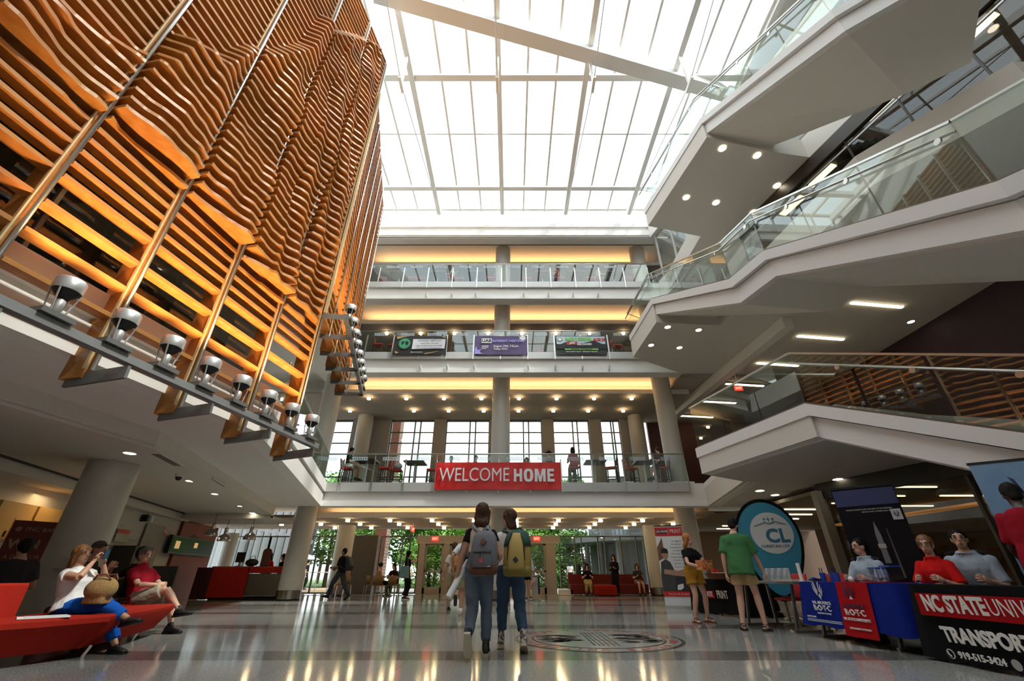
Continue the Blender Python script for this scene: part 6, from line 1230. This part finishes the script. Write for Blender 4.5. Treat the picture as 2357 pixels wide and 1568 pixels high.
seat_person('long haired person in black on the far red sofa, left',3.55,22.85,0,175,TBLK,OLIVE,('long','dark',-.25),female=True); seat_person('person with bare legs on the far red sofa, right',5.9,22.8,0,182,GREY,cloth('rose_shorts',(.25,.12,.10)),('long','brown',-.2),female=True,short=True)
person('person in black standing by the far red sofa',(4.75,22.3,0),R(150),1.68,skin='tan',female=True,hair=('long','dark',-.2),top=dict(m=TBLK,sleeve=1.7),bottom=dict(m=TBLK),vox=.024,detail=False,hands=[(-.1,.28,1.1),(.1,.28,1.1)])
person('attendant in red top behind the service counter',(-10.05,19.75,0),R(170),1.66,female=True,hair=('long','dark',-.25),top=dict(m=REDS,sleeve=.7),bottom=dict(m=TBLK),vox=.024,detail=False); person('person leaning on the counter in black',(-9.35,19.7,0),R(150),1.62,female=True,lean=14,hair=('long','dark',-.2),top=dict(m=TBLK,sleeve=1.8),bottom=dict(m=TBLK),vox=.024,detail=False); person('pale person standing at the counter end',(-8.9,20.4,0),R(120),1.66,hair=('short','dark'),top=dict(m=CREAM,sleeve=.7),bottom=dict(m=JEAN2),vox=.024,detail=False)
# balcony people
Z2=3.94
seat_person('person in dark green top and white shorts at the leftmost second-floor table',-6.85,18.0,Z2,-84,cloth('dark_green',(.02,.035,.028)),TWHT,('short','dark'),ph=.86,short=True,skin='tan'); seat_person('person with dark hair behind the banner, left one',-2.75,19.6,Z2,150,TBLK,TBLK,('short','dark'),ph=.88); seat_person('person in grey top behind the banner, second',-1.65,19.4,Z2,200,GREY,TBLK,('short','dark'),ph=.86)
seat_person('hunched person in grey behind the right part of the banner',.72,19.1,Z2,160,cloth('mid_grey',(.22,.22,.23)),TBLK,('long','dark',-.2),ph=.70,lean=22); person('person in cap and black standing behind the banner',(1.68,19.3,Z2),R(60),1.84,hair=('cap','dark',TBLK),top=dict(m=TBLK,sleeve=.7),bottom=dict(m=TBLK),vox=.024,detail=False)
seat_person('person with long dark hair seated with back to the hall, second floor',2.56,17.85,Z2,4,REDP,TBLK,('long','dark',-.25),ph=.86,female=True); seat_person('person with bare legs and black top at the rightmost second-floor table',6.2,17.9,Z2,84,TBLK,TBLK,('short','brown'),ph=.86,short=True,skin='light')
for i,(x,y,rz_) in enumerate(((-2.75,19.6,150),(-1.65,19.4,200),(.72,19.1,160))): chair(x,y,Z2,rz_,'bar chair behind the red banner under %s'%('the left sitter','the second sitter','the hunched sitter')[i])
seat_person('person in white on the fourth floor left of centre',-3.1,17.85,13.52,90,TWHT,TBLK,('short','grey'),ph=.86); seat_person('person in pink on the fourth floor right of centre',2.38,17.8,13.52,90,cloth('pink_top',(.50,.16,.16)),TBLK,('short','dark'),ph=.86); seat_person('person in pale green on the fourth floor at the right',4.5,17.85,13.52,-90,cloth('pale_green',(.35,.42,.28)),TBLK,('short','dark'),ph=.86)
t=thing('white_jacket_bag','pale grey bag hung on a second-floor chair','bag',(-4.85,18.32,Z2+.78)); mk('bag_body',remesh(MB().ell((0,0,.13),(.2,.16,.16),14,10),.025,1),cloth('bag_grey',(.45,.45,.46)),t,True); MB().tube([(-.1,0,.25),(0,0,.36),(.1,0,.25)],.012,6).obj('bag_strap',BLACK,t)
# ================================================================ outside the far windows
g=struct(MB().box((0,75,-.15),(260,101,.2)).obj('ground',mat('paving',(.34,.30,.26),.8,vary=(.5,.3,(.28,.25,.21)))))
LAWN=mat('lawn',(.075,.16,.03),.9,vary=(1.5,.3,(.11,.20,.05)))
MB().box((2,60,-.03),(90,44,.06)).obj('lawn',LAWN,g)
MB().prism([(-16,26),(-9,26),(-9,34),(-16,34)],-.05,.0).obj('terrace',mat('terrace_wood',(.42,.26,.14),.6),g)
LEAF=[mat('leaf_green',(.11,.26,.025),.6,vary=(3,.3,(.20,.40,.06))),mat('leaf_deep',(.05,.14,.018),.6,vary=(3,.3,(.11,.24,.03)))]
def leaves(seed,rx,rz_,n,lf):
    rnd=random.Random(seed); m=MB(); cl=[]
    for i in range(26):
        a=rnd.uniform(0,2*PI); b=rnd.uniform(-.9,1); r=rnd.uniform(.35,.95); cl.append((rx*r*math.cos(a)*math.sqrt(1-b*b*.8),rx*r*math.sin(a)*math.sqrt(1-b*b*.8),rz_*b*.85,rnd.uniform(.28,.5)*rx))
    for i in range(n):
        c=rnd.choice(cl); d=Vector((rnd.gauss(0,1),rnd.gauss(0,1),rnd.gauss(0,1))).normalized()*c[3]*rnd.uniform(.6,1.0); p=Vector(c[:3])+d
        u=Vector((rnd.gauss(0,1),rnd.gauss(0,1),rnd.gauss(0,.6))).normalized(); v=u.cross(d).normalized() if u.cross(d).length>.01 else Vector((0,0,1)); s=lf*rnd.uniform(.6,1.2)
        m.add([p-u*s,p-v*s*.5,p+u*s,p+v*s*.5],[(0,1,2,3)])
    return m.mesh('foliage')
CR=[leaves(1,2.6,2.6,5200,.16),leaves(2,2.2,3.2,5200,.16)]
for i,m in enumerate(CR): m.materials.append(LEAF[i])
TR=mat('bark',(.09,.06,.04),.9); trm=MB().tube([(0,0,0),(.05,.02,2),(.0,.1,4.5)],[.17,.13,.07],8).mesh('trunk'); trm.materials.append(TR)
TL=[('left of the brick pier',-12.5,44,5.2,1.15),('behind the brick pier',-9.0,42,4.6,1.1),('behind the woman in black',-7.0,44,5.0,1.1),('left of the entrance doors',-4.6,46,5.2,1.2),('in line with the left door',-1.8,48,5.4,1.2),('in line with the middle doors',1.2,47,5.2,1.15),('right of the entrance doors',3.6,44,5.4,1.15),('beside the curved canopy',5.6,46,6.0,1.2),('far beyond the brick pier',-15.5,52,7.8,1.4),('far beyond the left door',-3.0,58,8.5,1.6),('far left of the terrace',-20,50,7.0,1.5),('behind the terrace umbrellas',-14.6,38,4.4,1.0),('low bush before the left windows',-6.3,37,1.6,.7),('low bush before the right windows',4.4,37,1.6,.75),('low bush beside the canopy posts',3.0,39,1.7,.8)]
for i,(nm,x,y,z_,s) in enumerate(TL):
    t=thing('leafy_tree','green leafy tree outside, '+nm if z_>2 else 'green leafy '+nm,'tree' if z_>2 else 'bush',(x,y,0),i*1.3,'greenery outside the far windows')
    o=mk('foliage',CR[i%2],None,t); o.location=(0,0,z_); o.scale=(s*1.15,s*1.15,s)
    o=mk('trunk',trm,None,t); o.scale=(1,1,z_/4.6)
BRK=mat('brick_outside',(.42,.15,.09),.85); _nt=BRK.node_tree; _b=_nt.nodes.new('ShaderNodeTexBrick'); _b.inputs['Scale'].default_value=3.2; _b.inputs['Color1'].default_value=(.50,.19,.12,1); _b.inputs['Color2'].default_value=(.40,.13,.08,1); _b.inputs['Mortar'].default_value=(.45,.38,.32,1); _c=_nt.nodes.new('ShaderNodeTexCoord'); _m=_nt.nodes.new('ShaderNodeMapping'); _m.inputs['Rotation'].default_value=(PI/2,0,0)
_nt.links.new(_c.outputs['Object'],_m.inputs[0]); _nt.links.new(_m.outputs[0],_b.inputs['Vector']); _nt.links.new(_b.outputs['Color'],_nt.nodes['Principled BSDF'].inputs['Base Color'])
t=thing('brick_pier','tall red brick pier standing outside the left glass','pier',(-7.25,26.1,0)); MB().box((0,0,9),(.62,.8,18)).obj('shaft',BRK,t); MB().box((0,0,.08),(.7,.9,.16)).obj('footing',mat('footing',(.4,.36,.32),.8),t)
# curved canopy building
CG=mat('canopy_grey',(.13,.14,.145),.5); t=thing('curved_canopy','grey curved canopy on round posts outside the right windows','canopy',(0,0,0)); arc=[(4.6+9*(1-math.cos(a))*.5,34.0+8*math.sin(a)*.6-4*math.cos(a)) for a in [i*.12 for i in range(14)]]
P=[(4.3,40),(4.4,37),(5.0,34.8),(6.2,33),(8.0,31.6),(10.5,30.6),(14,30),(14,40)]
MB().prism(P,2.9,3.25).obj('canopy_slab',CG,t); MB().prism([(x+.05,y) for x,y in P[:7]]+[(14,30.1),(10.5,30.7),(8.05,31.7),(6.28,33.1),(5.1,34.85),(4.5,37),(4.4,40)],3.25,4.0).obj('canopy_glass',WING,t); MB().prism([(6.6,40),(7.6,35.2),(9.6,33.6),(14,32.6),(14,40)],0,7.5).obj('building_core',mat('core_dark',(.10,.105,.105),.6),t)
for x,y in ((5.2,37.6),(5.75,36.1),(6.5,34.9),(7.6,33.6),(9.2,32.5),(11,31.6)): MB().lathe([(.2,0),(.2,2.9)],18,(x,y,0)).obj('post',mat('post_pale',(.16,.165,.16),.5),t,smooth='auto')
# terrace: fin wall, umbrellas, chairs, guests
t=thing('fin_wall','pale building wall of upright angled fins beyond the terrace','building',(0,0,0))
for k in range(16): MB().bar((-24.5+.62*k,36-.12*k,0),(-24.5+.62*k,36-.12*k,5.5),.12,.5).obj('fin',mat('fin_white',(.20,.21,.21),.6),t)
MB().bar((-25,36.6,3),(-14.6,34.6,3),.1,6).obj('wall_sheet',mat('fin_back',(.07,.08,.085),.6),t)
MB().bar((-25,36.0,5.2),(-14.6,34.2,2.9),.2,.25).obj('brace',MATS['fin_white'],t)
def umbrella(x,y,h,r,m,label):
    t=thing('patio_umbrella',label,'umbrella',(x,y,0)); MB().lathe([(r,h-.45),(r*.5,h-.2),(.03,h)],8,cap=False).obj('canopy',m,t); MB().tube([(0,0,0),(0,0,h)],.025,8).obj('pole',STEEL,t); MB().lathe([(.25,0),(.25,.06)],16).obj('base',DSTEEL,t)
umbrella(-7.9,41,2.35,1.4,mat('umbrella_red',(.55,.10,.09),.7),'pale red patio umbrella outside the left glass'); umbrella(-14.6,33,2.2,1.3,INKW,'white patio umbrella on the terrace, nearer one'); umbrella(-19.5,38,2.3,1.3,INKW,'white patio umbrella on the terrace, farther one')
for i,(x,y) in enumerate(((-17.2,29.5),(-16.4,29.8),(-15.6,30.5),(-18.2,31))):
    t=thing('patio_chair','lime green patio chair on the terrace, %s'%('nearest','second','third','farthest')[i],'chair',(x,y,0),i*.6); LM=mat('lime_plastic',(.40,.55,.05),.5); MB().box((0,0,.44),(.42,.42,.03)).obj('seat',LM,t); MB().box((0,.2,.68),(.42,.03,.42)).obj('backrest',LM,t)
    for a,b in ((-.18,-.18),(.18,-.18),(-.18,.18),(.18,.18)): MB().bar((a,b,0),(a,b,.43),.025,.025).obj('leg',STEEL,t)
t=thing('ramp_railing','steel railing beside the wooden terrace ramp','railing',(0,0,0))
for k in range(6): MB().bar((-13.5+.5*k,26.6+.5*k,0),(-13.5+.5*k,26.6+.5*k,.95),.03,.03).obj('post',STEEL,t)
MB().tube([(-13.5,26.6,.95),(-11,29.1,.95)],.025,8).obj('rail',STEEL,t)
for i,(x,y,rz_,tm,bm_,sh) in enumerate(((4.05,33.5,0,TWHT,TBLK,True),(3.3,39,170,GREY,JEAN2,False),(-14.0,29.5,90,cloth('coral',(.5,.14,.12)),KHAKI,True),(-13.2,31,-80,TBLK,TBLK,False),(-16.8,31,30,TWHT,JEAN2,False),(-7.3,35,100,TWHT,KHAKI,True),(5.0,33.0,40,TBLK,JEAN2,False))):
    person('distant person outside, %s'%('in white top and black skirt right of the doors','in grey near the low bush','in coral on the terrace ramp','in black on the terrace ramp','in white by the lime chairs','in white near the red umbrella','in black by the canopy posts')[i],(x,y,0),R(rz_),1.68,female=i%2==0,hair=('long' if i%2==0 else 'short','dark') if i%2 else ('long','dark',-.25),top=dict(m=tm,sleeve=.6),bottom=dict(m=bm_,len=.5 if sh else 1.9,g=.02),vox=.035,detail=False)

bpy.data.scenes.remove(TMP)
